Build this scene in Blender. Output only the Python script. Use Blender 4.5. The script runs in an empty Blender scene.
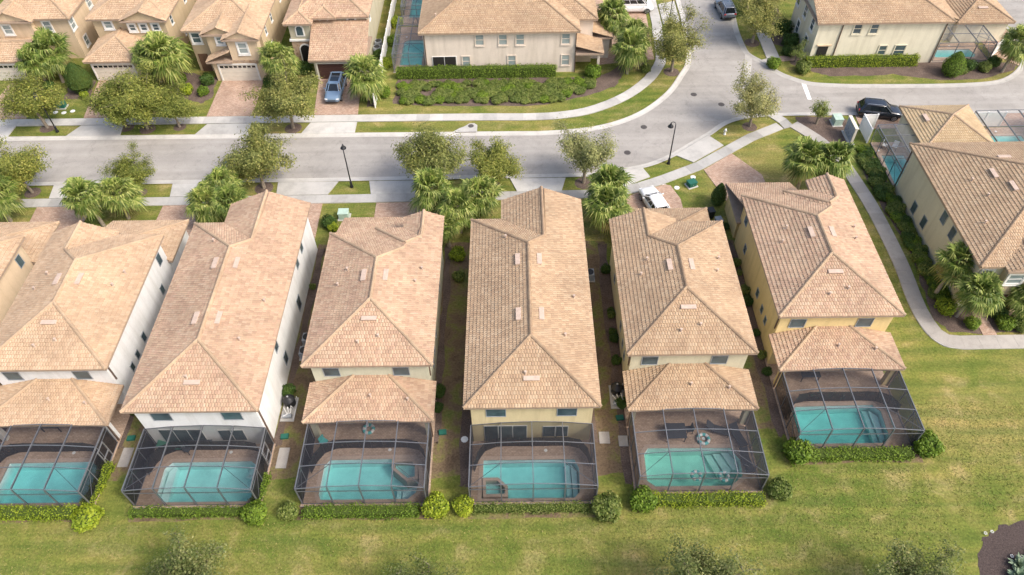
import bpy, bmesh, math, random
import numpy as np
from mathutils import Vector, Matrix

random.seed(7); rng = np.random.default_rng(7)
scene = bpy.context.scene
COL = scene.collection
R = math.radians

# ------------------------------------------------------------------ camera
CAM_H = 50.0
PITCH, YAW, ROLL, FPX = R(48.98), R(-0.514), R(1.1245), 737.7
fw = Vector((math.sin(YAW)*math.cos(PITCH), math.cos(YAW)*math.cos(PITCH), -math.sin(PITCH)))
rt = Vector((math.cos(YAW), -math.sin(YAW), 0)); dn = fw.cross(rt)
rt2 = math.cos(ROLL)*rt + math.sin(ROLL)*dn; dn2 = -math.sin(ROLL)*rt + math.cos(ROLL)*dn
cd = bpy.data.cameras.new('camera'); cam = bpy.data.objects.new('camera', cd); COL.objects.link(cam)
cd.sensor_width = 36; cd.lens = FPX/1024*36; cd.clip_start = .5; cd.clip_end = 3000
m = Matrix((rt2, -dn2, -fw)).transposed().to_4x4(); m.translation = (0, 0, CAM_H)
cam.matrix_world = m; scene.camera = cam

# ------------------------------------------------------------------ sky, sun, exposure
SUN = Vector((0.64, -0.34, 0.78)).normalized()
w = bpy.data.worlds.new('World'); scene.world = w; w.use_nodes = True
nt = w.node_tree; bg = nt.nodes['Background']
sky = nt.nodes.new('ShaderNodeTexSky'); sky.sky_type = 'NISHITA'; sky.sun_disc = False
sky.sun_elevation = math.asin(SUN.z); sky.sun_rotation = math.atan2(SUN.x, SUN.y)
sky.air_density = 1.0; sky.dust_density = 5.0; sky.ozone_density = 1.0
nt.links.new(sky.outputs[0], bg.inputs[0]); bg.inputs[1].default_value = 0.15
sd = bpy.data.lights.new('sun', 'SUN'); sd.energy = 1.15; sd.angle = R(10.0); sd.color = (1, .98, .95)
so = bpy.data.objects.new('sun', sd); COL.objects.link(so)
so.rotation_euler = SUN.to_track_quat('Z', 'Y').to_euler(); so.location = (60, -20, 80)
vs = scene.view_settings; vs.view_transform = 'Standard'; vs.look = 'None'; vs.gamma = 1; vs.use_curve_mapping = False; vs.exposure = 0.93

scene.cycles.transparent_max_bounces = 24

# ------------------------------------------------------------------ materials
MATS = {}
def nodes(name, rough=.8, spec=.3):
    mt = bpy.data.materials.new(name); mt.use_nodes = True
    n = mt.node_tree; b = n.nodes['Principled BSDF']
    b.inputs['Roughness'].default_value = rough; b.inputs['Specular IOR Level'].default_value = spec
    MATS[name] = mt
    return mt, n, b
def N(n, t, **k):
    x = n.nodes.new(t)
    for a, v in k.items(): setattr(x, a, v)
    return x
def ramp(n, fac, stops):
    r = N(n, 'ShaderNodeValToRGB'); e = r.color_ramp.elements
    while len(e) < len(stops): e.new(.5)
    for i, (p, c) in enumerate(stops):
        e[i].position = p; e[i].color = (*c, 1)
    n.links.new(fac, r.inputs[0]); return r
def noise(n, scale, detail=4, rough=.6, coord=None, dist=0):
    x = N(n, 'ShaderNodeTexNoise'); x.inputs['Scale'].default_value = scale
    x.inputs['Detail'].default_value = detail; x.inputs['Roughness'].default_value = rough
    x.inputs['Distortion'].default_value = dist
    if coord is None: coord = N(n, 'ShaderNodeNewGeometry').outputs['Position']
    n.links.new(coord, x.inputs['Vector']); return x
def mixc(n, fac, a, b, mode='MIX'):
    x = N(n, 'ShaderNodeMix', data_type='RGBA', blend_type=mode)
    for s, v in ((0, fac), (6, a), (7, b)):
        if isinstance(v, (int, float)): x.inputs[s].default_value = v
        elif isinstance(v, tuple): x.inputs[s].default_value = (*v, 1)
        else: n.links.new(v, x.inputs[s])
    return x.outputs[2]
def bump(n, b, h, strength=.4, dist=.03):
    x = N(n, 'ShaderNodeBump'); x.inputs['Strength'].default_value = strength; x.inputs['Distance'].default_value = dist
    n.links.new(h, x.inputs['Height']); n.links.new(x.outputs[0], b.inputs['Normal'])
def mono(v): return (v, v, v)

def m_plain(name, col, rough=.6, spec=.3, metal=0, var=.12, scale=3):
    mt, n, b = nodes(name, rough, spec); b.inputs['Metallic'].default_value = metal
    a = noise(n, scale, 5)
    lo = tuple(c*(1-var) for c in col); hi = tuple(min(1, c*(1+var)) for c in col)
    n.links.new(ramp(n, a.outputs[0], [(.3, lo), (.7, hi)]).outputs[0], b.inputs['Base Color'])
    return mt
def m_stucco(name, col):
    mt, n, b = nodes(name, .9, .15)
    a = noise(n, .7, 6, .65); f = noise(n, 9, 4)
    mp = N(n, 'ShaderNodeMapping'); mp.inputs['Scale'].default_value = (1, 1, .12); n.links.new(N(n, 'ShaderNodeNewGeometry').outputs['Position'], mp.inputs[0]); dr = noise(n, 1.6, 4, .6, mp.outputs[0])
    c = mixc(n, 1., ramp(n, a.outputs[0], [(.25, tuple(x*.9 for x in col)), (.7, col)]).outputs[0],
             ramp(n, f.outputs[0], [(.2, mono(.88)), (.8, mono(1.0))]).outputs[0], 'MULTIPLY')
    c = mixc(n, 1., c, ramp(n, dr.outputs[0], [(.3, (.86, .85, .83)), (.55, mono(1.0))]).outputs[0], 'MULTIPLY')
    n.links.new(c, b.inputs['Base Color']); bump(n, b, f.outputs[0], .25, .02); return mt
def m_tiles(name, cols):
    mt, n, b = nodes(name, .85, .2)
    g = N(n, 'ShaderNodeNewGeometry')
    mean = tuple(sum(c[i] for c in cols)/len(cols) for i in range(3)); cols = [tuple((mean[i]+(c[i]-mean[i])*.58)*(.835, .88, .845)[i] for i in range(3)) for c in cols]
    k = len(cols); st = [(i/k, c) for i, c in enumerate(cols)]
    r = ramp(n, g.outputs['Random Per Island'], st); r.color_ramp.interpolation = 'CONSTANT'
    a = noise(n, .35, 5, .6); f = noise(n, 14, 3)
    c = mixc(n, 1., r.outputs[0], ramp(n, a.outputs[0], [(.25, (.78, .77, .76)), (.75, (1.12, 1.10, 1.07))]).outputs[0], 'MULTIPLY')
    c = mixc(n, 1., c, ramp(n, f.outputs[0], [(.2, mono(.86)), (.8, mono(1.06))]).outputs[0], 'MULTIPLY')
    n.links.new(c, b.inputs['Base Color']); bump(n, b, f.outputs[0], .2, .01); return mt
def m_leaf(name, cols, trans=.3, rough=.55):
    mt, n, b = nodes(name, rough, .25)
    g = N(n, 'ShaderNodeNewGeometry'); oi = N(n, 'ShaderNodeObjectInfo')
    k = len(cols)
    r = ramp(n, g.outputs['Random Per Island'], [(i/max(1, k-1), c) for i, c in enumerate(cols)])
    a = noise(n, .9, 2)
    c = mixc(n, 1., r.outputs[0], ramp(n, a.outputs[0], [(.3, (.72, .76, .72)), (.7, (1.18, 1.12, 1.05))]).outputs[0], 'MULTIPLY')
    c = mixc(n, 1., c, ramp(n, oi.outputs['Random'], [(0, (.86, .9, .86)), (1, (1.1, 1.06, 1.04))]).outputs[0], 'MULTIPLY')
    n.links.new(c, b.inputs['Base Color'])
    t = N(n, 'ShaderNodeBsdfTranslucent'); n.links.new(c, t.inputs[0])
    mx = N(n, 'ShaderNodeMixShader'); mx.inputs[0].default_value = trans
    n.links.new(b.outputs[0], mx.inputs[1]); n.links.new(t.outputs[0], mx.inputs[2])
    n.links.new(mx.outputs[0], n.nodes['Material Output'].inputs[0]); return mt

def build_mats():
    # lawn
    mt, n, b = nodes('lawn', .95, .1)
    big = noise(n, .055, 5, .6); mid = noise(n, .42, 5, .65, dist=.4); fine = noise(n, 5.5, 6, .75); vf = noise(n, 26, 3, .8)
    geo = N(n, 'ShaderNodeNewGeometry')
    c = ramp(n, mid.outputs[0], [(.26, (.088, .138, .026)), (.44, (.155, .18, .04)), (.55, (.24, .22, .07)), (.66, (.41, .315, .155))]).outputs[0]
    c2 = ramp(n, big.outputs[0], [(.36, (.088, .145, .026)), (.51, (.17, .19, .045)), (.64, (.33, .265, .105))]).outputs[0]
    c = mixc(n, .5, c, c2)
    mp = N(n, 'ShaderNodeMapping'); mp.inputs['Scale'].default_value = (.10, 1.3, 1); n.links.new(geo.outputs['Position'], mp.inputs[0])
    st = noise(n, 1.1, 2, .5, mp.outputs[0])
    c = mixc(n, 1., c, ramp(n, st.outputs[0], [(.32, (.82, .90, .82)), (.68, (1.16, 1.08, 1.04))]).outputs[0], 'MULTIPLY')
    c = mixc(n, 1., c, ramp(n, fine.outputs[0], [(.25, mono(.42)), (.5, mono(.98)), (.78, mono(1.62))]).outputs[0], 'MULTIPLY')
    c = mixc(n, 1., c, ramp(n, vf.outputs[0], [(.2, mono(.6)), (.8, mono(1.4))]).outputs[0], 'MULTIPLY')
    wv = N(n, 'ShaderNodeTexWave', bands_direction='Y'); wv.inputs['Scale'].default_value = .22; wv.inputs['Distortion'].default_value = 5; wv.inputs['Detail'].default_value = 2; wv.inputs['Detail Scale'].default_value = .6
    n.links.new(geo.outputs['Position'], wv.inputs['Vector'])
    c = mixc(n, 1., c, ramp(n, wv.outputs['Fac'], [(.2, (.84, .87, .84)), (.8, (1.0, .985, .97))]).outputs[0], 'MULTIPLY')
    n.links.new(c, b.inputs['Base Color']); bump(n, b, fine.outputs[0], .7, .08)
    # worn side yard: dirt, mulch and thin grass
    mt, n, b = nodes('side_yard', .95, .1)
    mid = noise(n, .55, 5, .65, dist=.5); fine = noise(n, 6, 6, .75)
    c = ramp(n, mid.outputs[0], [(.30, (.12, .085, .056)), (.48, (.18, .13, .08)), (.56, (.18, .165, .06)), (.70, (.12, .165, .04))]).outputs[0]
    c = mixc(n, 1., c, ramp(n, fine.outputs[0], [(.25, mono(.5)), (.75, mono(1.45))]).outputs[0], 'MULTIPLY')
    n.links.new(c, b.inputs['Base Color']); bump(n, b, fine.outputs[0], .7, .06)
    # mulch
    mt, n, b = nodes('mulch', .95, .1)
    f = noise(n, 9, 6, .8); g2 = noise(n, .8, 4)
    c = mixc(n, 1., ramp(n, f.outputs[0], [(.3, (.065, .047, .038)), (.6, (.175, .13, .105)), (.8, (.32, .25, .20))]).outputs[0],
             ramp(n, g2.outputs[0], [(.3, mono(.75)), (.7, mono(1.2))]).outputs[0], 'MULTIPLY')
    n.links.new(c, b.inputs['Base Color']); bump(n, b, f.outputs[0], .8, .05)
    mt, n, b = nodes('mulch_dark', .95, .1); f = noise(n, 9, 6, .8)
    n.links.new(ramp(n, f.outputs[0], [(.3, (.035, .026, .024)), (.6, (.10, .076, .068)), (.8, (.22, .18, .155))]).outputs[0], b.inputs['Base Color']); bump(n, b, f.outputs[0], .8, .05)
    # asphalt
    mt, n, b = nodes('asphalt', .9, .25)
    big = noise(n, .16, 6, .65); fine = noise(n, 22, 4, .7)
    mp = N(n, 'ShaderNodeMapping'); mp.inputs['Scale'].default_value = (.05, 1.3, 1)
    n.links.new(N(n, 'ShaderNodeNewGeometry').outputs['Position'], mp.inputs[0])
    lanes = noise(n, .8, 2, .5, mp.outputs[0]); spot = noise(n, .9, 6, .75, dist=.6)
    c = ramp(n, big.outputs[0], [(.25, (.285, .265, .238)), (.5, (.345, .322, .29)), (.75, (.40, .375, .34))]).outputs[0]
    c = mixc(n, 1., c, ramp(n, spot.outputs[0], [(.28, mono(.80)), (.45, mono(.98)), (.75, mono(1.06))]).outputs[0], 'MULTIPLY')
    c = mixc(n, 1., c, ramp(n, lanes.outputs[0], [(.3, mono(.9)), (.7, mono(1.07))]).outputs[0], 'MULTIPLY')
    c = mixc(n, 1., c, ramp(n, fine.outputs[0], [(.25, mono(.78)), (.75, mono(1.18))]).outputs[0], 'MULTIPLY')
    vo = N(n, 'ShaderNodeTexVoronoi', feature='DISTANCE_TO_EDGE'); vo.inputs['Scale'].default_value = .13
    ad = N(n, 'ShaderNodeVectorMath', operation='ADD'); wb = noise(n, .5, 4, .7)
    sc_ = N(n, 'ShaderNodeVectorMath', operation='SCALE'); sc_.inputs['Scale'].default_value = 3.0; n.links.new(wb.outputs['Color'], sc_.inputs[0])
    n.links.new(N(n, 'ShaderNodeNewGeometry').outputs['Position'], ad.inputs[0]); n.links.new(sc_.outputs[0], ad.inputs[1]); n.links.new(ad.outputs[0], vo.inputs['Vector'])
    c = mixc(n, 1., c, ramp(n, vo.outputs[0], [(.0, mono(.86)), (.010, mono(1.0))]).outputs[0], 'MULTIPLY')
    n.links.new(c, b.inputs['Base Color']); bump(n, b, fine.outputs[0], .3, .01)
    # concrete
    for nm, base in (('concrete', (.51, .49, .45)), ('concrete_old', (.43, .415, .385)), ('concrete_worn', (.40, .37, .33)), ('kerb_concrete', (.485, .46, .415))):
        mt, n, b = nodes(nm, .85, .2)
        big = noise(n, .5, 6, .7); fine = noise(n, 12, 4, .7); oi = N(n, 'ShaderNodeObjectInfo')
        c = ramp(n, big.outputs[0], [(.25, tuple(x*.72 for x in base)), (.5, base), (.75, tuple(x*1.13 for x in base))]).outputs[0]
        c = mixc(n, 1., c, ramp(n, fine.outputs[0], [(.25, mono(.85)), (.75, mono(1.08))]).outputs[0], 'MULTIPLY')
        c = mixc(n, 1., c, ramp(n, oi.outputs['Random'], [(0, mono(.86)), (1, mono(1.08))]).outputs[0], 'MULTIPLY')
        n.links.new(c, b.inputs['Base Color'])
    # brick pavers
    for nm, c1, c2, sc in (('pavers', (.42, .27, .19), (.55, .40, .30), 1.0), ('pavers_deck', (.43, .305, .215), (.54, .40, .295), 1.0)):
        mt, n, b = nodes(nm, .85, .2)
        g = N(n, 'ShaderNodeNewGeometry')
        br = N(n, 'ShaderNodeTexBrick'); n.links.new(g.outputs['Position'], br.inputs['Vector'])
        br.inputs['Color1'].default_value = (*c1, 1); br.inputs['Color2'].default_value = (*c2, 1)
        br.inputs['Mortar'].default_value = (.26, .2, .16, 1); br.inputs['Scale'].default_value = sc
        br.inputs['Brick Width'].default_value = .24; br.inputs['Row Height'].default_value = .13; br.inputs['Mortar Size'].default_value = .008
        a = noise(n, .6, 5, .7); f = noise(n, 7, 4, .7)
        c = mixc(n, 1., br.outputs[0], ramp(n, a.outputs[0], [(.25, mono(.74)), (.75, mono(1.14))]).outputs[0], 'MULTIPLY')
        c = mixc(n, 1., c, ramp(n, f.outputs[0], [(.25, mono(.8)), (.75, mono(1.15))]).outputs[0], 'MULTIPLY')
        n.links.new(c, b.inputs['Base Color'])
    # stone cladding
    mt, n, b = nodes('stone_cladding', .9, .2)
    v = N(n, 'ShaderNodeTexVoronoi'); v.inputs['Scale'].default_value = 3.5
    n.links.new(N(n, 'ShaderNodeNewGeometry').outputs['Position'], v.inputs['Vector'])
    s = N(n, 'ShaderNodeSeparateColor'); n.links.new(v.outputs['Color'], s.inputs[0])
    n.links.new(ramp(n, s.outputs[0], [(0, (.28, .18, .11)), (.5, (.45, .33, .22)), (1, (.36, .27, .20))]).outputs[0], b.inputs['Base Color'])
    # roof tile blends
    m_tiles('tile_rose', [(.56, .36, .255), (.62, .42, .30), (.50, .315, .225), (.66, .475, .355), (.58, .405, .285), (.44, .275, .20), (.62, .39, .29), (.64, .45, .32)])
    m_tiles('tile_peach', [(.60, .405, .275), (.66, .46, .325), (.54, .355, .24), (.68, .495, .36), (.62, .43, .295), (.50, .33, .225), (.65, .44, .305)])
    m_tiles('tile_tan', [(.52, .35, .235), (.58, .405, .275), (.48, .315, .21), (.61, .44, .31), (.55, .375, .25), (.43, .28, .19)])
    m_tiles('tile_straw', [(.58, .41, .255), (.63, .46, .30), (.53, .37, .23), (.66, .49, .33), (.60, .43, .27)])
    m_tiles('ridge_shade', [(.40, .27, .185), (.46, .32, .22), (.36, .24, .165)]); m_tiles('ridge_shade_mid', [(.52, .36, .25), (.58, .41, .29), (.48, .33, .23)]); m_plain('roof_deck', (.30, .20, .145), .9, .1)  # ridge blends are darker than the tiles, with hip shading put into the colour
    m_plain('fascia', (.34, .255, .19), .7); m_plain('soffit', (.55, .5, .42), .8)
    m_plain('vent_clay', (.50, .385, .305), .8)
    m_plain('trim_white', (.74, .72, .67), .7, var=.06); m_plain('white_vinyl', (.78, .77, .74), .5, var=.06)
    m_plain('garage_cream', (.66, .60, .50), .6, var=.06); m_plain('garage_shade', (.07, .035, .028), .5)
    m_plain('gap_shade', (.025, .022, .02), .6)  # near-black fill that paints the shade inside gaps
    for nm, c in (('wall_white', (.80, .79, .76)), ('wall_cream', (.74, .69, .58)), ('wall_sage', (.63, .61, .46)), ('wall_butter', (.70, .58, .34)),
                  ('wall_olive', (.62, .57, .41)), ('wall_gold', (.76, .59, .29)), ('wall_tan', (.60, .47, .30)), ('wall_peach', (.72, .56, .38)),
                  ('wall_buff', (.76, .655, .545)), ('wall_khaki', (.52, .48, .35)), ('wall_ivory', (.78, .72, .55)), ('wall_oat', (.62, .57, .42))):
        m_stucco(nm, c)
    # metals
    m_plain('cage_metal', (.17, .175, .185), .4, .5, .3, .1); m_plain('black_metal', (.018, .019, .022), .4, .5, .3, .2)
    m_plain('cast_iron', (.10, .09, .085), .7, .3, .2, .3, 14); m_plain('steel', (.55, .56, .58), .3, .5, .8, .1)
    m_plain('bronze_downspout', (.14, .095, .07), .5, .4, .2)
    # glass
    mt, n, b = nodes('window_glass', .06, .6); a = noise(n, .6, 2)
    n.links.new(ramp(n, a.outputs[0], [(.3, (.035, .055, .065)), (.7, (.10, .14, .15))]).outputs[0], b.inputs['Base Color'])
    mt, n, b = nodes('window_blind', .25, .5); a = noise(n, .8, 2)
    n.links.new(ramp(n, a.outputs[0], [(.3, (.20, .25, .25)), (.7, (.32, .36, .34))]).outputs[0], b.inputs['Base Color'])
    mt, n, b = nodes('car_glass', .05, .7); b.inputs['Base Color'].default_value = (.012, .016, .02, 1)
    # insect screen: fine dark weave that lets part of the light through
    for nm, op, col in (('screen_roof', .41, (.026, .028, .035)), ('screen_side', .82, (.012, .013, .017)), ('screen_front', .48, (.018, .02, .026)), ('fence_mesh', .86, (.016, .016, .018)), ('screen_pale', .22, (.25, .25, .25))):
        mt, n, b = nodes(nm, .6, .3); b.inputs['Base Color'].default_value = (*col, 1)
        t = N(n, 'ShaderNodeBsdfTransparent'); mx = N(n, 'ShaderNodeMixShader')
        a = noise(n, 1.6, 3)
        mr = N(n, 'ShaderNodeMapRange'); mr.inputs[3].default_value = op*.9; mr.inputs[4].default_value = op*1.1
        n.links.new(a.outputs[0], mr.inputs[0]); n.links.new(mr.outputs[0], mx.inputs[0])
        n.links.new(t.outputs[0], mx.inputs[1]); n.links.new(b.outputs[0], mx.inputs[2])
        n.links.new(mx.outputs[0], n.nodes['Material Output'].inputs[0])
    # pool water: clear surface with a fresnel gloss over an absorbing body
    for nm, col, dens in (('water_aqua', (.08, .90, .88), .42), ('water_pale', (.16, .91, .90), .40), ('water_blue', (.04, .88, .88), .46), ('water_green', (.20, .90, .76), .50), ('water_deep', (.02, .86, .82), .55)):
        mt, n, b = nodes(nm); n.nodes.remove(b)
        t = N(n, 'ShaderNodeBsdfTransparent'); gl = N(n, 'ShaderNodeBsdfGlossy'); gl.inputs['Roughness'].default_value = .05
        fr = N(n, 'ShaderNodeFresnel'); fr.inputs[0].default_value = 1.33
        wv = noise(n, 3.5, 3, .6); bp = N(n, 'ShaderNodeBump'); bp.inputs['Strength'].default_value = .25; bp.inputs['Distance'].default_value = .03
        n.links.new(wv.outputs[0], bp.inputs['Height']); n.links.new(bp.outputs[0], gl.inputs['Normal']); n.links.new(bp.outputs[0], fr.inputs['Normal'])
        mx = N(n, 'ShaderNodeMixShader'); sb = N(n, 'ShaderNodeMath', operation='SUBTRACT', use_clamp=True); n.links.new(fr.outputs[0], sb.inputs[0]); n.links.new(N(n, 'ShaderNodeNewGeometry').outputs['Backfacing'], sb.inputs[1])
        n.links.new(sb.outputs[0], mx.inputs[0]); n.links.new(t.outputs[0], mx.inputs[1]); n.links.new(gl.outputs[0], mx.inputs[2])
        va = N(n, 'ShaderNodeVolumeAbsorption'); va.inputs['Color'].default_value = (*col, 1); va.inputs['Density'].default_value = dens
        out = n.nodes['Material Output']; n.links.new(mx.outputs[0], out.inputs[0]); n.links.new(va.outputs[0], out.inputs[1])
        mt, n, b = nodes(nm+'_body'); n.nodes.remove(b); t = N(n, 'ShaderNodeBsdfTransparent')      # submerged faces: no air boundary there
        va = N(n, 'ShaderNodeVolumeAbsorption'); va.inputs['Color'].default_value = (*col, 1); va.inputs['Density'].default_value = dens
        out = n.nodes['Material Output']; n.links.new(t.outputs[0], out.inputs[0]); n.links.new(va.outputs[0], out.inputs[1])
    m_plain('plaster', (.76, .84, .83), .6, var=.12, scale=.9)
    m_plain('coping', (.47, .365, .285), .8, var=.15, scale=8)
    # foliage
    m_leaf('leaf_elm', [(.10, .135, .026), (.20, .235, .045), (.32, .34, .075), (.145, .18, .035), (.46, .43, .12)], .3)
    m_leaf('leaf_oak', [(.10, .13, .034), (.20, .225, .06), (.32, .325, .10), (.15, .175, .042), (.46, .43, .16)], .3)
    m_leaf('leaf_olive', [(.16, .185, .065), (.28, .295, .11), (.42, .41, .18), (.22, .24, .085), (.52, .49, .25)], .3)
    m_leaf('leaf_field', [(.10, .14, .04), (.16, .20, .06), (.24, .265, .095), (.33, .33, .15)], .35)
    m_leaf('leaf_palm', [(.08, .135, .024), (.15, .22, .042), (.245, .315, .07), (.42, .45, .15), (.105, .165, .03)], .28, .5)
    m_leaf('leaf_palm_dry', [(.16, .14, .04), (.30, .25, .10), (.24, .22, .07)], .2)
    m_leaf('leaf_hedge', [(.11, .19, .024), (.17, .27, .032), (.24, .34, .045), (.14, .23, .028)], .35)
    m_leaf('leaf_lime', [(.18, .26, .022), (.28, .37, .03), (.38, .44, .042), (.23, .31, .024)], .3)
    m_leaf('leaf_dark', [(.04, .085, .018), (.065, .125, .026), (.10, .17, .038), (.05, .10, .02)], .25)
    m_leaf('leaf_shrub', [(.11, .17, .035), (.17, .23, .05), (.23, .28, .075), (.30, .33, .12)], .35)
    m_leaf('leaf_silver', [(.24, .32, .22), (.32, .40, .29), (.18, .26, .17), (.40, .46, .36)], .2)
    m_plain('bark', (.20, .16, .125), .95, .1, var=.35, scale=9); m_plain('palm_bark', (.29, .245, .19), .95, .1, var=.3, scale=12)
    m_plain('branch', (.24, .20, .155), .95, .1, var=.3, scale=9); m_plain('twig', (.10, .08, .055), .95, .1); m_plain('hedge_core', (.06, .085, .02), .95, .05)
    # paints and plastics
    for nm, c in (('paint_blue', (.20, .29, .40)), ('paint_black', (.012, .016, .025)), ('paint_grey', (.16, .18, .21)), ('paint_white', (.80, .80, .79)), ('paint_navy', (.05, .17, .40))):
        mt, n, b = nodes(nm, .25, .6); b.inputs['Base Color'].default_value = (*c, 1); b.inputs['Coat Weight'].default_value = .7; b.inputs['Coat Roughness'].default_value = .06
        b.inputs['Metallic'].default_value = .25 if nm not in ('paint_white',) else 0
    m_plain('rubber', (.018, .018, .018), .9, .2); m_plain('black_plastic', (.02, .02, .022), .45, .4)
    m_plain('tail_red', (.45, .03, .03), .3); m_plain('lamp_clear', (.75, .76, .76), .15, .6)
    m_plain('green_plastic', (.02, .12, .085), .6); m_plain('pale_green', (.40, .52, .43), .6); m_plain('teal_plastic', (.10, .45, .44), .4)
    m_plain('pvc', (.70, .70, .67), .5); m_plain('grey_plastic', (.30, .32, .34), .6); m_plain('road_paint', (.74, .73, .70), .8, var=.15)
    m_plain('fabric_dark', (.05, .055, .065), .9); m_plain('fabric_green', (.05, .17, .12), .9); m_plain('fabric_blue', (.05, .30, .50), .9)
    m_plain('mail_metal', (.34, .41, .48), .45, .5, .3, .3, 4); m_plain('wood_brown', (.16, .09, .055), .8)
build_mats()

# ------------------------------------------------------------------ mesh helpers
class MB:
    def __init__(s): s.v = []; s.f = []
    def quad(s, *p): 
        i = len(s.v); s.v += [tuple(x) for x in p]; s.f.append(tuple(range(i, i+len(p)))); return s
    def box(s, x0, x1, y0, y1, z0, z1):
        i = len(s.v)
        s.v += [(x0,y0,z0),(x1,y0,z0),(x1,y1,z0),(x0,y1,z0),(x0,y0,z1),(x1,y0,z1),(x1,y1,z1),(x0,y1,z1)]
        s.f += [tuple(i+k for k in q) for q in ((3,2,1,0),(4,5,6,7),(0,1,5,4),(1,2,6,5),(2,3,7,6),(3,0,4,7))]; return s
    def cbox(s, c, d): return s.box(c[0]-d[0]/2, c[0]+d[0]/2, c[1]-d[1]/2, c[1]+d[1]/2, c[2]-d[2]/2, c[2]+d[2]/2)
    def prism(s, poly, z0, z1):
        n = len(poly); i = len(s.v)
        s.v += [(x, y, z0) for x, y in poly] + [(x, y, z1) for x, y in poly]
        s.f.append(tuple(i+k for k in reversed(range(n)))); s.f.append(tuple(i+n+k for k in range(n)))
        for k in range(n):
            j = (k+1) % n; s.f.append((i+k, i+j, i+n+j, i+n+k))
        return s
    def tube(s, pts, rad, n=8, cap=True):
        pts = [Vector(p) for p in pts]
        if not isinstance(rad, (list, tuple)): rad = [rad]*len(pts)
        i0 = len(s.v); up = Vector((0, 0, 1))
        for k, p in enumerate(pts):
            d = (pts[min(k+1, len(pts)-1)] - pts[max(k-1, 0)]).normalized()
            a = d.cross(up if abs(d.z) < .95 else Vector((1, 0, 0))).normalized(); b = d.cross(a)
            for j in range(n):
                t = 2*math.pi*j/n; q = p + rad[k]*(math.cos(t)*a + math.sin(t)*b); s.v.append(tuple(q))
        for k in range(len(pts)-1):
            for j in range(n):
                a = i0+k*n+j; b = i0+k*n+(j+1) % n; s.f.append((a, a+n, b+n, b))
        if cap:
            s.f.append(tuple(i0+j for j in range(n))); s.f.append(tuple(i0+(len(pts)-1)*n+j for j in reversed(range(n))))
        return s
    def lathe(s, prof, n=16, c=(0, 0)):
        i0 = len(s.v)
        for r, z in prof:
            for j in range(n):
                t = 2*math.pi*j/n; s.v.append((c[0]+r*math.cos(t), c[1]+r*math.sin(t), z))
        for k in range(len(prof)-1):
            for j in range(n):
                a = i0+k*n+j; b = i0+k*n+(j+1) % n; s.f.append((a, b, b+n, a+n))
        s.f.append(tuple(i0+j for j in reversed(range(n)))); s.f.append(tuple(i0+(len(prof)-1)*n+j for j in range(n)))
        return s
    def beam(s, a, b, w, h):
        a, b = Vector(a), Vector(b); d = (b-a).normalized()
        up = Vector((0, 0, 1)) if abs(d.z) < .95 else Vector((1, 0, 0))
        u = d.cross(up).normalized()*w/2; v = u.cross(d).normalized()*h/2
        i = len(s.v)
        for p in (a, b):
            for su, sv in ((-1, -1), (1, -1), (1, 1), (-1, 1)): s.v.append(tuple(p+su*u+sv*v))
        s.f += [tuple(i+k for k in q) for q in ((0,1,2,3),(7,6,5,4),(0,4,5,1),(1,5,6,2),(2,6,7,3),(3,7,4,0))]; return s
    def mesh(s, name):
        me = bpy.data.meshes.new(name); me.from_pydata(s.v, [], s.f); me.update(); return me
    def build(s, name, mat, parent=None, smooth=False, fix=True, bevel=0):
        me = s.mesh(name)
        if fix:
            bm = bmesh.new(); bm.from_mesh(me); bmesh.ops.recalc_face_normals(bm, faces=bm.faces)
            if bevel: bmesh.ops.bevel(bm, geom=bm.edges[:], offset=bevel, segments=2, affect='EDGES')
            bm.to_mesh(me); bm.free()
        if smooth: me.polygons.foreach_set('use_smooth', [True]*len(me.polygons))
        return obj(name, me, mat, parent)
def obj(name, me, mat, parent=None):
    o = bpy.data.objects.new(name, me); COL.objects.link(o)
    if mat and len(me.materials) == 0: me.materials.append(MATS[mat] if isinstance(mat, str) else mat)
    if parent: o.parent = parent
    return o
def tag(o, label, cat, group=None):
    o['label'] = label; o['category'] = cat
    if group: o['group'] = group
    return o
def thing(name, label, cat, loc=(0, 0, 0), rz=0, group=None):
    o = bpy.data.objects.new(name, None); COL.objects.link(o); o.location = loc; o.rotation_euler = (0, 0, rz); o.empty_display_size = .3
    return tag(o, label, cat, group)
def struct(o): o['kind'] = 'structure'; return o
def stuff(o): o['kind'] = 'stuff'; return o
def copy_tree(o, parent=None):
    c = o.copy(); COL.objects.link(c); c.parent = parent
    for ch in o.children: copy_tree(ch, c)
    return c
def quads_mesh(name, V):
    """V: (n,k,3) array of n separate k-gons"""
    V = np.asarray(V, dtype=np.float32); n, k = V.shape[:2]
    me = bpy.data.meshes.new(name); me.vertices.add(n*k); me.vertices.foreach_set('co', V.reshape(-1))
    me.loops.add(n*k); me.loops.foreach_set('vertex_index', np.arange(n*k, dtype=np.int32))
    me.polygons.add(n); me.polygons.foreach_set('loop_start', np.arange(0, n*k, k, dtype=np.int32))
    me.polygons.foreach_set('loop_total', np.full(n, k, dtype=np.int32)); me.update(calc_edges=True); me.validate(); return me
def smooth_line(pts, sub=4):
    P = [Vector((*p, 0)) for p in pts]; out = []
    for i in range(len(P)-1):
        p0, p1, p2, p3 = P[max(i-1, 0)], P[i], P[i+1], P[min(i+2, len(P)-1)]
        L = (p2-p1).length; k = sub if L < 14 else 1
        for j in range(k):
            t = j/k
            if k == 1: q = p1
            else: q = .5*((2*p1)+(p2-p0)*t+(2*p0-5*p1+4*p2-p3)*t*t+(3*p1-p0-3*p2+p3)*t**3)
            out.append((q.x, q.y))
    out.append((P[-1].x, P[-1].y)); return out
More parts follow.
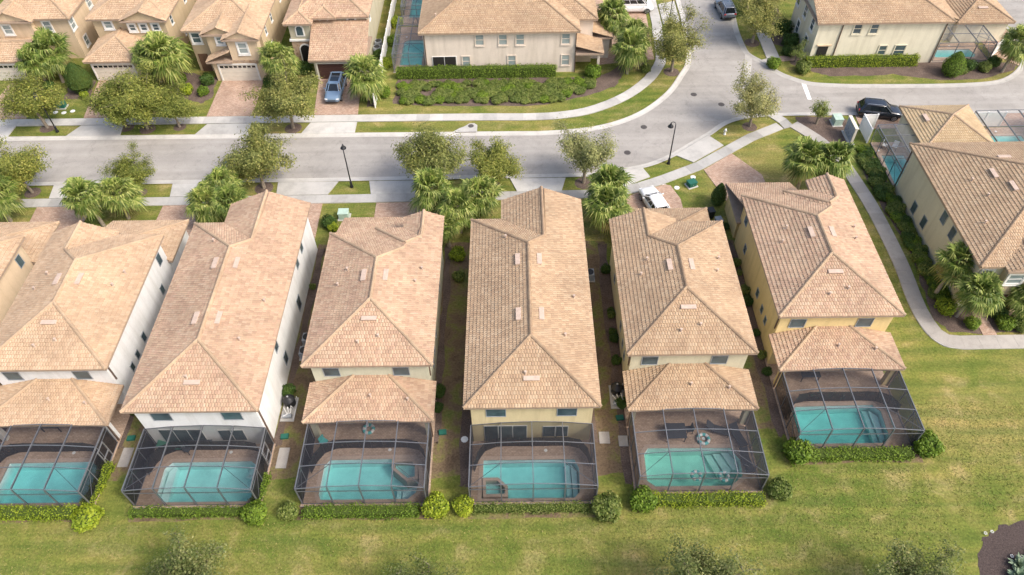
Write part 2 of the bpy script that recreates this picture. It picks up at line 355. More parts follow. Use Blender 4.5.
def offset_line(line, d):
    out = []
    for i, p in enumerate(line):
        a = Vector(line[max(i-1, 0)]); b = Vector(line[min(i+1, len(line)-1)]); t = (b-a).normalized()
        out.append((p[0]-t.y*d, p[1]+t.x*d))      # left of travel
    return out
def sheet(name, poly, z, mat, holes=()):
    bm = bmesh.new()
    for ring in [poly, *holes]:
        vs_ = [bm.verts.new((x, y, z)) for x, y in ring]
        for i in range(len(vs_)): bm.edges.new((vs_[i], vs_[(i+1) % len(vs_)]))
    bmesh.ops.triangle_fill(bm, edges=bm.edges[:], use_beauty=True, normal=(0, 0, 1))
    for f in bm.faces:
        if f.normal.z < 0: f.normal_flip()
    me = bpy.data.meshes.new(name); bm.to_mesh(me); bm.free()
    return obj(name, me, mat)
def strip(name, line, prof, mat):
    """prof: list of (left offset, z)"""
    ls = [offset_line(line, d) for d, z in prof]; mb = MB(); n = len(line)
    for (d, z), l in zip(prof, ls): mb.v += [(x, y, z) for x, y in l]
    for k in range(len(prof)-1):
        for i in range(n-1): mb.f.append((k*n+i, k*n+i+1, (k+1)*n+i+1, (k+1)*n+i))
    me = mb.mesh(name); bm = bmesh.new(); bm.from_mesh(me)
    for f in bm.faces:
        if f.normal.z < 0: f.normal_flip()
    bm.to_mesh(me); bm.free(); return obj(name, me, mat)
def resample(line, step):
    P = [Vector(p) for p in line]; out = [tuple(P[0])]; acc = 0
    for a, b in zip(P[:-1], P[1:]):
        L = (b-a).length; t = step-acc
        while t <= L:
            q = a+(b-a)*t/L; out.append((q.x, q.y)); t += step
        acc = (acc+L) % step
    return out
# ------------------------------------------------------------------ layout constants (metres, x along the street, y away from the camera)
W = 9.65                                   # eave-to-eave width of a house
OV = .45                                   # roof overhang
K = 5/12                                   # roof slope
LOTS = [-51.95, -39.92, -27.92, -15.88, -3.83, 8.12, 20.15]    # left eave of the seven houses
REAR = [31.25, 31.25, 27.55, 31.25, 27.55, 31.95, 35.35]       # rear eave line of each

# pool outlines in plan, world coordinates
POOLS = {
 0: [(-50.2,23.4),(-43.6,23.4),(-43.3,23.9),(-43.4,26.2),(-44.0,26.6),(-50.2,26.6)],
 1: [(-38.2,23.4),(-31.75,23.4),(-31.25,23.9),(-31.4,26.2),(-32.0,26.65),(-38.2,26.6)],
 2: [(-25.5,23.35),(-19.6,23.35),(-19.3,23.8),(-19.4,26.1),(-20.0,26.55),(-25.9,26.5),(-26.35,26.0),(-26.3,23.9)],
 3: [(-14.3,23.4),(-8.0,23.4),(-7.45,23.9),(-7.3,24.8),(-7.5,26.2),(-7.9,26.6),(-9.5,26.6),(-14.1,26.55),(-14.45,26.1),(-14.5,23.8)],
 4: [(-2.7,23.35),(4.0,23.35),(4.4,23.8),(4.45,25.7),(4.15,26.4),(-2.6,26.4)],
 5: [(9.9,24.15),(15.4,24.15),(16.35,24.9),(16.45,26.2),(15.9,27.2),(9.75,27.25),(9.4,26.8),(9.35,24.6)],
 6: [(21.7,27.45),(27.5,27.45),(28.1,28.1),(28.2,30.2),(27.7,30.8),(21.7,30.7),(21.35,30.2),(21.3,27.9)],
}
FAR_POOLS = {
 'a': [(-13.9,79.6),(-11.2,79.6),(-11.2,85.3),(-13.3,85.3),(-13.8,84.8)],
 'b': [(-13.7,90.9),(-11.6,90.9),(-11.6,96.5),(-13.7,96.5)],
 'c': [(51.3,79.6),(55.9,79.6),(56.3,80.1),(56.0,81.3),(51.3,81.3)],
 'd': [(38.4,56.3),(40.9,56.3),(40.9,61.2),(38.6,61.2)],
 'e': [(50.0,57.6),(54.6,57.6),(54.6,64.2),(50.0,64.2)],
}
def bbox(p, m=0): 
    xs = [a for a, b in p]; ys = [b for a, b in p]
    return [(min(xs)-m, min(ys)-m), (max(xs)+m, min(ys)-m), (max(xs)+m, max(ys)+m), (min(xs)-m, max(ys)+m)]

# ------------------------------------------------------------------ ground, roads, walks
holes = [bbox(p, .12) for p in list(POOLS.values())+list(FAR_POOLS.values())]
g = struct(sheet('ground', [(-400, -200), (400, -200), (400, 600), (-400, 600)], 0, 'lawn', holes))

near = smooth_line([(-140, 58.55), (-60, 58.5), (-20, 58.55), (5, 58.7), (9, 59.0), (11.9, 59.6), (14.3, 60.35), (16.8, 61.8), (19.2, 63.7), (21.3, 65.35), (23.4, 67.2), (25.9, 68.2), (29.7, 68.6), (37.9, 68.55), (49, 68.5), (140, 68.5)])
far_l = smooth_line([(-140, 66.1), (-56, 66.15), (-20, 66.0), (-1, 65.85), (3.4, 65.85), (8, 66.35), (11.6, 67.55), (14.9, 69.7), (18, 73.1), (20.1, 76.8), (21.2, 79.2), (21.9, 84), (22.2, 89), (22.3, 95), (22.3, 140)])
far_r = smooth_line([(29.6, 140), (29.2, 96), (28.8, 90), (28.5, 86), (28.6, 82), (29.0, 80.6), (30.3, 78.9), (31.4, 77.0), (32.6, 75.8), (34.7, 74.5), (38, 74.0), (41, 73.85), (48.8, 73.7), (54.3, 73.9), (57.6, 74.7), (60.6, 77.2), (62.4, 80.5), (63, 86), (63, 140)])
road = near + [(140, 76), (76, 76), (72, 79), (71, 86), (71, 140)] + list(reversed(far_r)) + list(reversed(far_l))
struct(sheet('street', road, .012, 'asphalt'))
KP = [(0, .016), (.12, .02), (.34, .035), (.52, .095), (.66, .10)]
struct(strip('kerb', near, [(-a+.33, z) for a, z in KP], 'kerb_concrete'))
struct(strip('kerb', far_l, [(a-.33, z) for a, z in KP], 'kerb_concrete'))
struct(strip('kerb', far_r, [(a-.33, z) for a, z in KP], 'kerb_concrete'))
vg = sheet('gutter', [(28.55, 81.2), (27.0, 75.0), (25.0, 69.2), (25.9, 68.9), (27.8, 75.0), (29.3, 80.6)], .020, 'kerb_concrete'); struct(vg)
struct(sheet('stop_line', [(33.75, 74.8), (34.25, 74.8), (34.05, 71.4), (33.6, 71.4)], .017, 'road_paint'))

def sidewalk(line, wd, name='sidewalk', mat='concrete_old', x_lo=-75, x_hi=75):
    base = struct(strip(name, line, [(0, .0), (0, .07), (wd, .07), (wd, .0)], 'concrete_old'))
    a = resample(line, 1.5); b = offset_line(a, wd)
    for i in range(len(a)-1):
        if not (x_lo < a[i][0] < x_hi): continue
        t = .008
        P = [Vector(a[i]), Vector(a[i+1]), Vector(b[i+1]), Vector(b[i])]; c = sum(P, Vector((0, 0)))/4
        P = [tuple(c+(p-c)*(1-t)) for p in P]
        MB().prism(P, .02, .088+random.uniform(-.003, .004)).build('slab', mat, base, fix=False)
    return base
sidewalk([(-140, 55.0), (-20, 54.95), (9, 55.2), (12.1, 55.9), (15.2, 57.2), (19.5, 59.4), (23.1, 62.0), (26.0, 64.1), (29.5, 66.0)], 1.2)
sidewalk(smooth_line([(-140, 68.55), (-20, 68.4), (-4, 68.3), (1, 68.2), (5.1, 68.4), (9.0, 69.4), (13.1, 71.9), (16.1, 75.0), (17.8, 77.8), (18.7, 80.4), (19.1, 87.1), (19.3, 91.7), (19.4, 130)]), 1.25, mat='concrete')
sidewalk([(29.6, 66.0), (29.2, 67.2), (28.4, 68.3)][::-1], 1.2, mat='concrete')
sidewalk(smooth_line([(30.2, 66.4), (32.3, 63.4), (33.4, 60.5), (33.9, 57.4), (34.4, 52.5), (34.5, 45.9), (34.2, 41.2), (34.35, 38.6), (35.0, 36.9), (36.6, 36.1), (42, 36.05), (75, 36)]), 1.4, name='footpath', mat='concrete_worn')
struct(MB().prism([(31.0, 92), (30.9, 79.9), (29.9, 79.5), (31.4, 77.4), (32.5, 79.2), (32.4, 92)], 0, .085).build('sidewalk', 'concrete'))

def drive(poly_apron, poly_brick, mat='pavers'):
    if poly_apron: struct(MB().prism(poly_apron, 0, .092).build('driveway_apron', 'concrete'))
    if poly_brick: struct(MB().prism(poly_brick, 0, .055).build('driveway', mat))
# near side, from the left
drive([(-47.3, 56.22), (-42.2, 56.22), (-42.0, 58.2), (-47.6, 58.2)], [(-47.6, 49.0), (-42.6, 49.0), (-42.4, 54.93), (-48.0, 54.93)])
drive([(-35.0, 56.22), (-30.6, 56.22), (-30.2, 58.2), (-35.3, 58.2)], [(-35.4, 49.0), (-30.6, 49.0), (-30.5, 54.93), (-35.3, 54.93)])
drive([(-24.2, 56.22), (-19.0, 56.22), (-18.2, 58.2), (-24.4, 58.2)], [(-24.0, 48.4), (-19.2, 48.4), (-19.3, 54.93), (-23.6, 54.93)])
drive([(-14.6, 56.22), (-9.2, 56.22), (-9.0, 58.2), (-15.0, 58.2)], [(-13.8, 49.0), (-9.0, 49.0), (-9.0, 54.93), (-13.9, 54.93)])
drive([(0.2, 56.3), (4.7, 56.3), (5.2, 58.3), (-.5, 58.3)], [(0.2, 48.4), (4.9, 48.4), (4.7, 55.0), (0.2, 55.0)])
drive([(11.0, 56.8), (13.9, 58.3), (13.3, 59.75), (10.6, 59.0)], [(11.2, 49.4), (16.6, 49.4), (16.5, 54.9), (15.8, 56.9), (15.2, 57.1), (12.1, 55.8), (11.1, 55.2)])
drive([(18.7, 60.5), (22.4, 63.25), (21.1, 65.0), (17.0, 61.75)], [(19.6, 59.3), (23.0, 61.9), (25.4, 58.4), (25.8, 53.2), (21.4, 53.2)])
# far side
drive([(-63, 66.45), (-56.1, 66.45), (-56.0, 68.4), (-63, 68.4)], [(-60.5, 69.85), (-55.5, 69.85), (-55.5, 77), (-60.5, 77)])
drive([(-49.6, 66.45), (-43.6, 66.45), (-43.8, 68.35), (-48.6, 68.35)], [(-48.9, 69.8), (-44.2, 69.8), (-44.2, 77.3), (-49.9, 77.3)])
drive([(-35.3, 66.4), (-29.4, 66.4), (-29.5, 68.3), (-34.4, 68.3)], [(-34.9, 69.75), (-29.7, 69.75), (-29.9, 76.9), (-34.9, 76.9)])
drive([(-23.5, 66.35), (-17.6, 66.35), (-17.6, 68.3), (-22.8, 68.3)], [(-22.7, 69.75), (-17.7, 69.75), (-18.2, 77), (-23.3, 77)])
drive([(19.45, 88.3), (21.7, 88.6), (21.75, 94.2), (19.5, 93.4)], [(10.5, 79.2), (17.2, 80.2), (17.7, 95), (10.5, 95)])
drive(None, [(37.9, 65.8), (49.0, 65.9), (49.0, 68.35), (38.0, 68.35)])
drive(None, [(49.2, 65.9), (62, 65.9), (62, 68.35), (49.2, 68.35)])
drive(None, [(60.5, 77.6), (62.6, 82), (62.6, 86), (58.5, 86), (58.2, 80.5)])
struct(MB().prism([(39.2, 37.3), (40.4, 37.3), (40.2, 40.6), (39.3, 40.6)], 0, .05).build('footpath', 'pavers'))
struct(MB().prism([(32.55, 79.3), (35.2, 79.6), (35.2, 80.8), (32.55, 80.4)], 0, .05).build('footpath', 'pavers'))

# beds and worn ground between the houses
def wobble(poly, a=.18, sub=3):
    out = []
    for i, p in enumerate(poly):
        q = poly[(i+1) % len(poly)]
        for k in range(sub):
            t = k/sub; out.append((p[0]+(q[0]-p[0])*t+random.uniform(-a, a), p[1]+(q[1]-p[1])*t+random.uniform(-a, a)))
    return out
for i in range(6):
    xa = LOTS[i]+W-OV+.06; xb = LOTS[i+1]+OV-.06
    y0 = 25.0 if i < 5 else 28.6
    struct(sheet('side_yard', wobble([(xa, y0), (xb, y0+.4), (xb, 49.2), (xa, 49.2)], .1, 6), .005, 'side_yard'))
for i in range(6):
    xa = LOTS[i]+W-OV+.05; xb = LOTS[i+1]+OV-.05; y0 = 24.4 if i < 5 else 28.2
    struct(sheet('mulch_bed', wobble([(xa, y0+3.5), (xa+.6, y0+3.5), (xa+.6, 48.6), (xa, 48.6)], .16, 14), .0085, 'mulch'))
    struct(sheet('mulch_bed', wobble([(xb-.9, y0), (xb+(.0 if i < 4 else .0), y0), (xb, 48.8), (xb-.8, 48.8)], .2, 14), .0085, 'mulch'))
for pts in ([(-13.9, 71.6), (-6, 71.2), (2.8, 71.0), (8, 72.6), (11.8, 74.6), (13.2, 77), (16.6, 79.6), (15.5, 81), (10.6, 77), (9, 76.6), (-13.9, 76.7)],
            [(35.3, 77.2), (38, 75.9), (45, 76.2), (50, 74.9), (55.5, 75.1), (59.6, 76.8), (60.6, 78.2), (57.6, 78.6), (50, 79.4), (36, 78.8)],
            [(31.4, 68.2), (34.9, 68.2), (36.6, 67.8), (37.5, 66), (35.9, 63), (34.2, 61.6), (31.7, 65.6)],
            [(35.9, 59.5), (37.8, 62), (37.9, 41), (43, 40.5), (43, 37.6), (36.8, 37.75), (35.8, 39.3), (36.2, 43), (36.7, 48), (36.0, 52.5)],
            [(30.6, 16), (30.8, 18.4), (31.8, 20.0), (33.1, 20.8), (35.2, 21.4), (39, 21.2), (41, 18), (40, 14), (33, 13.5)],
            [(-52.6, 73.6), (-49.6, 73.6), (-50.3, 77.6), (-53.4, 77.8)], [(-41, 76.8), (-39.4, 73.4), (-36.2, 72.4), (-35.3, 73.4), (-35.6, 77.6), (-40.5, 79)],
            [(-16.9, 71.2), (-16.2, 71.2), (-16.2, 82), (-17.0, 82)], [(31.2, 84.6), (34, 82.0), (35.4, 83), (35, 92), (33, 92)]):
    struct(sheet('mulch_bed', wobble(pts, .16, 6), .009, 'mulch_dark' if pts[0][0] == 30.6 else 'mulch'))
for i in range(7):          # mulch strips under the hedges at the pool cages
    x0 = LOTS[i]; y = 23.1 if i < 5 else (23.75 if i == 5 else 27.0)
    struct(sheet('mulch_bed', wobble([(x0+.1, y-.1), (x0+.1, y-1.15), (x0+W+.2, y-1.15), (x0+W+.2, y-.1)], .12, 6), .007, 'side_yard'))

# ------------------------------------------------------------------ roofs
def roof_part(parent, faces, caps, outline, ze, tile, vents=(), stacks=(), k=K, ridge=None, e=.275, wd=.205, gables=(), wallmat=None):
    """faces: (plan polygon, direction, eave reference); builds roof > roof_tiles, ridge_tiles, roof_vent"""
    def zof(d, ref, x, y): return ze+k*{'L': x-ref, 'R': ref-x, 'B': y-ref, 'F': ref-y}[d]
    mb = MB()
    if outline: mb.prism(outline, ze-.19, ze-.012)
    for poly, d, ref in faces: mb.quad(*[(x, y, zof(d, ref, x, y)) for x, y in poly])
    ro = mb.build('roof', 'fascia', parent)
    V = []; F = []
    for poly, d, ref in faces:
        uv = [((y, x-ref) if d == 'L' else (y, ref-x) if d == 'R' else (x, y-ref) if d == 'B' else (x, ref-y)) for x, y in poly]
        vmax = max(v for u, v in uv); vmin = min(v for u, v in uv)
        def span(v):
            us = []
            for i in range(len(uv)):
                (u0, v0), (u1, v1) = uv[i], uv[(i+1) % len(uv)]
                if (v0-v)*(v1-v) < 0: us.append(u0+(u1-u0)*(v-v0)/(v1-v0))
            return (min(us), max(us)) if len(us) >= 2 else None
        def P(u, v, h):
            x, y = {'L': (ref+v, u), 'R': (ref-v, u), 'B': (u, ref+v), 'F': (u, ref-v)}[d]
            return (x, y, ze+k*v+h)
        i = 0
        while vmin+i*e < vmax-.03:
            v0 = vmin+i*e; v1 = min(v0+e+.03, vmax); lo = span(min(v0+.004, vmax-.005)); hi = span(max(v1-.004, vmin+.005))
            i += 1
            if not lo or not hi: continue
            va = v0-.03
            ua, ub = min(lo[0], hi[0]), max(lo[1], hi[1])
            j = math.floor(ua/wd)-1; sh = .5*wd*(i % 2)
            while j*wd+sh < ub:
                u0 = j*wd+sh; u1 = u0+wd-.012; j += 1
                a0, a1 = max(u0, lo[0]), min(u1, lo[1]); b0, b1 = max(u0, hi[0]), min(u1, hi[1])
                if a1-a0 < .02 and b1-b0 < .02: continue
                if a1 < a0: a0 = a1 = min(max((a0+a1)/2, lo[0]), lo[1])
                if b1 < b0: b0 = b1 = min(max((b0+b1)/2, hi[0]), hi[1])
                n = len(V); jit = random.uniform(-.006, .008)
                for t, h in ((0, .0), (.28, .036), (.72, .036), (1, 0)): V.append(P(a0+(a1-a0)*t, va, .076+h*.75+jit))
                for t, h in ((0, .0), (.28, .030), (.72, .030), (1, 0)): V.append(P(b0+(b1-b0)*t, v1, .012+h))
                V.append(P(a0, va, .004)); V.append(P(a1, va, .004))
                F += [(n, n+1, n+5, n+4), (n+1, n+2, n+6, n+5), (n+2, n+3, n+7, n+6), (n+8, n+9, n+3, n+2, n+1, n)]
    me = bpy.data.meshes.new('roof_tiles'); me.from_pydata(V, [], F); me.update()
    stuff(obj('roof_tiles', me, tile, ro))
    cb = MB()
    for p, q in caps:
        p, q = Vector(p), Vector(q); L = (q-p).length; n = max(1, round(L/.4)); d = (q-p)/n
        for i in range(n):
            a = p+d*i-d*.06; b = p+d*(i+1); t = d.normalized(); s = t.cross(Vector((0, 0, 1))).normalized()
            lo, hi = (.085, .06); i0 = len(cb.v)
            for c, h in ((a, lo), (b, hi)):
                for o_, z in ((-.14, -.03), (-.095, .08), (0, .13), (.095, .08), (.14, -.03)):
                    cb.v.append(tuple(c+s*o_+Vector((0, 0, z+h-.02))))
            for j in range(4): cb.f.append((i0+j, i0+j+1, i0+j+6, i0+j+5))
            cb.f.append((i0+4, i0+3, i0+2, i0+1, i0))
    if caps: stuff(cb.build('ridge_tiles', ridge or ('ridge_shade' if tile == 'tile_tan' else 'ridge_shade_mid'), ro, fix=False))
    for (d, ref, x, y) in vents:                # low dormer-like slot vents
        L_, w_ = 1.15, .36
        along = d in 'BF'; z = zof(d, ref, x, y)
        a = Vector((1, 0, 0)) if along else Vector((0, 1, 0))
        up = {'L': Vector((1, 0, k)), 'R': Vector((-1, 0, k)), 'B': Vector((0, 1, k)), 'F': Vector((0, -1, k))}[d].normalized()
        nrm = a.cross(up); nrm = nrm if nrm.z > 0 else -nrm
        c = Vector((x, y, z)); mb = MB()
        pts = [c+a*s*L_/2+up*t*w_/2+nrm*h for s, t, h in ((-1,-1,.02),(1,-1,.02),(1,1,.02),(-1,1,.02),(-1,-1,.24),(1,-1,.24),(1,1,.13),(-1,1,.13))]
        mb.v = [tuple(p) for p in pts]; mb.f = [(4,5,6,7),(0,1,5,4),(1,2,6,5),(2,3,7,6),(3,0,4,7),(3,2,1,0)]
        mb.build('roof_vent', 'vent_clay', ro)
    for (d, ref, x, y) in stacks:
        z = zof(d, ref, x, y); MB().lathe([(.09, z-.05), (.08, z+.3), (.1, z+.32), (.1, z+.36)], 8, (x, y)).build('vent_pipe', 'vent_clay', ro)
    for tri in gables: MB().quad(*tri).build('gable_wall', wallmat, parent, fix=False)
    return ro
def mirror(faces, caps, outline, vents, Wd):
    sw = {'L': 'R', 'R': 'L', 'B': 'B', 'F': 'F'}
    f2 = [([(Wd-x, y) for x, y in poly][::-1], sw[d], (Wd-ref if d in 'LR' else ref)) for poly, d, ref in faces]
    c2 = [((Wd-a[0], a[1], a[2]), (Wd-b[0], b[1], b[2])) for a, b in caps]
    v2 = [(sw[d], (Wd-ref if d in 'LR' else ref), Wd-x, y) for d, ref, x, y in vents]
    return f2, c2, [(Wd-x, y) for x, y in outline], v2
def lroof(D, ww, g, ze):
    """hip house with a street gable on its right part"""
    c = W/2; xl = W-ww; xa = W-ww/2; h = ww/2; A = (c, D-c); Nn = (xa, D-h)
    z = lambda dist: ze+K*dist
    faces = [([(0, 0), (W, 0), (c, c)], 'B', 0), ([(0, 0), (c, c), A, (0, D)], 'L', 0),
             ([(0, D), A, Nn, (xl, D)], 'F', D), ([(W, 0), (W, g), (xa, g), Nn, A, (c, c)], 'R', W),
             ([(xl, D), Nn, (xa, g), (xl, g)], 'L', xl)]
    caps = [((0, 0, ze), (c, c, z(c))), ((W, 0, ze), (c, c, z(c))), ((c, c, z(c)), (*A, z(c))), ((0, D, ze), (*A, z(c))), ((*Nn, z(h)), (*A, z(c))), ((xa, g, z(h)), (*Nn, z(h)))]
    outline = [(0, 0), (W, 0), (W, g), (xl, g), (xl, D), (0, D)]
    return faces, caps, outline
def broof(ze):
    """hip house with a stepped front and a narrow gable"""
    c = W/2; D = 13.85; D2 = 14.4; g = 15.8; x2 = 3.85; z = lambda d: ze+K*d
    faces = [([(0, 0), (W, 0), (c, c)], 'B', 0), ([(0, 0), (c, c), (c, D-c), (0, D)], 'L', 0),
             ([(0, D), (c, D-c), (6.75, 10.95), (3.85, D)], 'F', D), ([(3.85, D), (6.75, 10.95), (6.75, 11.5), (3.85, D2)], 'L', 3.85),
             ([(3.85, D2), (6.75, 11.5), (7.95, 12.7), (6.25, D2)], 'F', D2), ([(6.25, D2), (7.95, 12.7), (7.95, g), (6.25, g)], 'L', 6.25),
             ([(W, 0), (W, g), (7.95, g), (7.95, 12.7), (6.75, 11.5), (6.75, 10.95), (c, D-c), (c, c)], 'R', W)]
    caps = [((0, 0, ze), (c, c, z(c))), ((W, 0, ze), (c, c, z(c))), ((c, c, z(c)), (c, D-c, z(c))), ((0, D, ze), (c, D-c, z(c))),
            ((6.75, 10.95, z(2.9)), (c, D-c, z(c))), ((3.85, D2, ze), (6.75, 11.5, z(2.9))), ((7.95, 12.7, z(1.7)), (6.75, 11.5, z(2.9))), ((7.95, g, z(1.7)), (7.95, 12.7, z(1.7)))]
    outline = [(0, 0), (W, 0), (W, g), (6.25, g), (6.25, D2), (3.85, D2), (3.85, D), (0, D)]
    return faces, caps, outline
def rroof(x0, x1, y0, y1, ze, axis='y', e0='hip', e1='hip', k=K):
    """plain hip or gable roof over a rectangle; e0/e1 are the ends towards low/high coordinate"""
    if axis == 'y':
        c = (x0+x1)/2; h = (x1-x0)/2; a = y0+(h if e0 == 'hip' else 0); b = y1-(h if e1 == 'hip' else 0); zt = ze+k*h
        faces = [([(x0, y0), (c, a), (c, b), (x0, y1)], 'L', x0), ([(x1, y0), (x1, y1), (c, b), (c, a)], 'R', x1)]; caps = [((c, a, zt), (c, b, zt))]
        if e0 == 'hip': faces.append(([(x0, y0), (x1, y0), (c, a)], 'B', y0)); caps += [((x0, y0, ze), (c, a, zt)), ((x1, y0, ze), (c, a, zt))]
        if e1 == 'hip': faces.append(([(x0, y1), (c, b), (x1, y1)], 'F', y1)); caps += [((x0, y1, ze), (c, b, zt)), ((x1, y1, ze), (c, b, zt))]
        gb = []
        if e0 == 'gable': gb.append([(x0+OV, y0+.32, ze-.1), (x1-OV, y0+.32, ze-.1), (x1-OV, y0+.32, ze+k*OV-.02), (c, y0+.32, zt-.02), (x0+OV, y0+.32, ze+k*OV-.02)])
    else:
        c = (y0+y1)/2; h = (y1-y0)/2; a = x0+(h if e0 == 'hip' else 0); b = x1-(h if e1 == 'hip' else 0); zt = ze+k*h
        faces = [([(x0, y0), (x1, y0), (b, c), (a, c)], 'B', y0), ([(x0, y1), (a, c), (b, c), (x1, y1)], 'F', y1)]; caps = [((a, c, zt), (b, c, zt))]
        if e0 == 'hip': faces.append(([(x0, y0), (a, c), (x0, y1)], 'L', x0)); caps += [((x0, y0, ze), (a, c, zt)), ((x0, y1, ze), (a, c, zt))]
        if e1 == 'hip': faces.append(([(x1, y0), (x1, y1), (b, c)], 'R', x1)); caps += [((x1, y0, ze), (b, c, zt)), ((x1, y1, ze), (b, c, zt))]
        gb = []
        if e0 == 'gable': gb.append([(x0+.32, y0+OV, ze-.1), (x0+.32, c, zt-.02), (x0+.32, y1-OV, ze-.1)])
    return faces, caps, [(x0, y0), (x1, y0), (x1, y1), (x0, y1)], gb

# ------------------------------------------------------------------ openings
def frame_box(side, c, w_, h_, d0, d1):
    """box centred at c lying against a wall that faces side (S,N,E,W); d0..d1 is the depth in front of it"""
    x, y, z = c
    if side == 'S': return (x-w_/2, x+w_/2, y-d1, y-d0, z-h_/2, z+h_/2)
    if side == 'N': return (x-w_/2, x+w_/2, y+d0, y+d1, z-h_/2, z+h_/2)
    if side == 'E': return (x+d0, x+d1, y-w_/2, y+w_/2, z-h_/2, z+h_/2)
    return (x-d1, x-d0, y-w_/2, y+w_/2, z-h_/2, z+h_/2)
def shift(side, c, du, dz):
    x, y, z = c
    return (x+du, y, z+dz) if side in 'SN' else (x, y+du, z+dz)
def window(parent, side, c, w_, h_, trim='trim_white', glass='window_blind', t=.07, surround=0):
    mb = MB()
    if trim.startswith('wall') and not surround:          # plain flush window: thin frame and two panes
        t = .045
        for du, dz, a, b in ((-w_/2+t/2, 0, t, h_), (w_/2-t/2, 0, t, h_), (0, h_/2-t/2, w_-2*t, t), (0, -h_/2+t/2, w_-2*t, t)): mb.box(*frame_box(side, shift(side, c, du, dz), a, b, 0, .05))
        o = mb.build('window', 'grey_plastic', parent)
        for dz in (-1, 1): MB().box(*frame_box(side, shift(side, c, 0, dz*(h_/4-.01)), w_-2*t, h_/2-.045, .004, .03 if dz > 0 else .02)).build('pane', glass, o)
        return o
    for du, dz, a, b in ((-w_/2+t/2, 0, t, h_), (w_/2-t/2, 0, t, h_), (0, h_/2-t/2, w_-2*t, t), (0, -h_/2+t/2, w_-2*t, t), (0, 0, w_-2*t, t*.7)):
        mb.box(*frame_box(side, shift(side, c, du, dz), a, b, 0, .06))
    if surround:
        s = surround
        for du, dz, a, b in ((-w_/2-s/2, 0, s, h_+2*s), (w_/2+s/2, 0, s, h_+2*s), (0, h_/2+s/2, w_, s), (0, -h_/2-s/2, w_, s)):
            mb.box(*frame_box(side, shift(side, c, du, dz), a, b, 0, .09))
    o = mb.build('window', trim, parent)
    for dz in (-1, 1):
        MB().box(*frame_box(side, shift(side, c, 0, dz*(h_/4-t*.08)), w_-2*t, h_/2-t*1.2, .004, .025)).build('pane', glass, o)
    MB().box(*frame_box(side, shift(side, c, 0, -h_/2-surround-.06), w_+2*surround+.1, .08, 0, .13)).build('sill', trim, o)
    return o
def sliding_door(parent, side, c, w_, h_, n=3):
    o = MB().box(*frame_box(side, c, w_, h_, 0, .03)).build('patio_door', 'trim_white', parent)
    for i in range(n):
        p = MB().box(*frame_box(side, shift(side, c, -w_/2+w_*(i+.5)/n, 0), w_/n-.09, h_-.12, .034, .06)).build('pane', 'window_glass', o)
    return o
def garage_door(parent, side, c, w_, h_, mat='garage_cream', lights=True):
    fr = MB()
    for du, dz, a, b in ((-w_/2-.09, .05, .18, h_+.1), (w_/2+.09, .05, .18, h_+.1), (0, h_/2+.09, w_, .18)): fr.box(*frame_box(side, shift(side, c, du, dz), a, b, 0, .1))
    o = fr.build('garage_door', 'trim_white' if mat == 'garage_cream' else 'wall_cream', parent)
    for i in range(4):
        MB().box(*frame_box(side, shift(side, c, 0, -h_/2+h_*(i+.5)/4), w_, h_/4-.025, .01, .05)).build('door_panel', mat, o)
    if lights:
        for i in range(8):
            MB().box(*frame_box(side, shift(side, c, -w_/2+w_*(i+.5)/8, h_*.375), w_/8-.14, .26, .052, .062)).build('pane', 'car_glass', o)
    return o
def downspout(parent, x, y, z1, z0=0): MB().box(x-.05, x+.05, y-.05, y+.05, z0, z1).build('downspout', 'bronze_downspout', parent)
def wallbox(parent, x0, x1, y0, y1, z0, z1, mat, band=None):
    o = MB().box(x0, x1, y0, y1, z0, z1).build('wall', mat, parent)
    if band: 
        MB().box(x0-.035, x1+.035, y0-.035, y1+.035, band-.09, band+.09).build('band', 'trim_white', o)
    return o

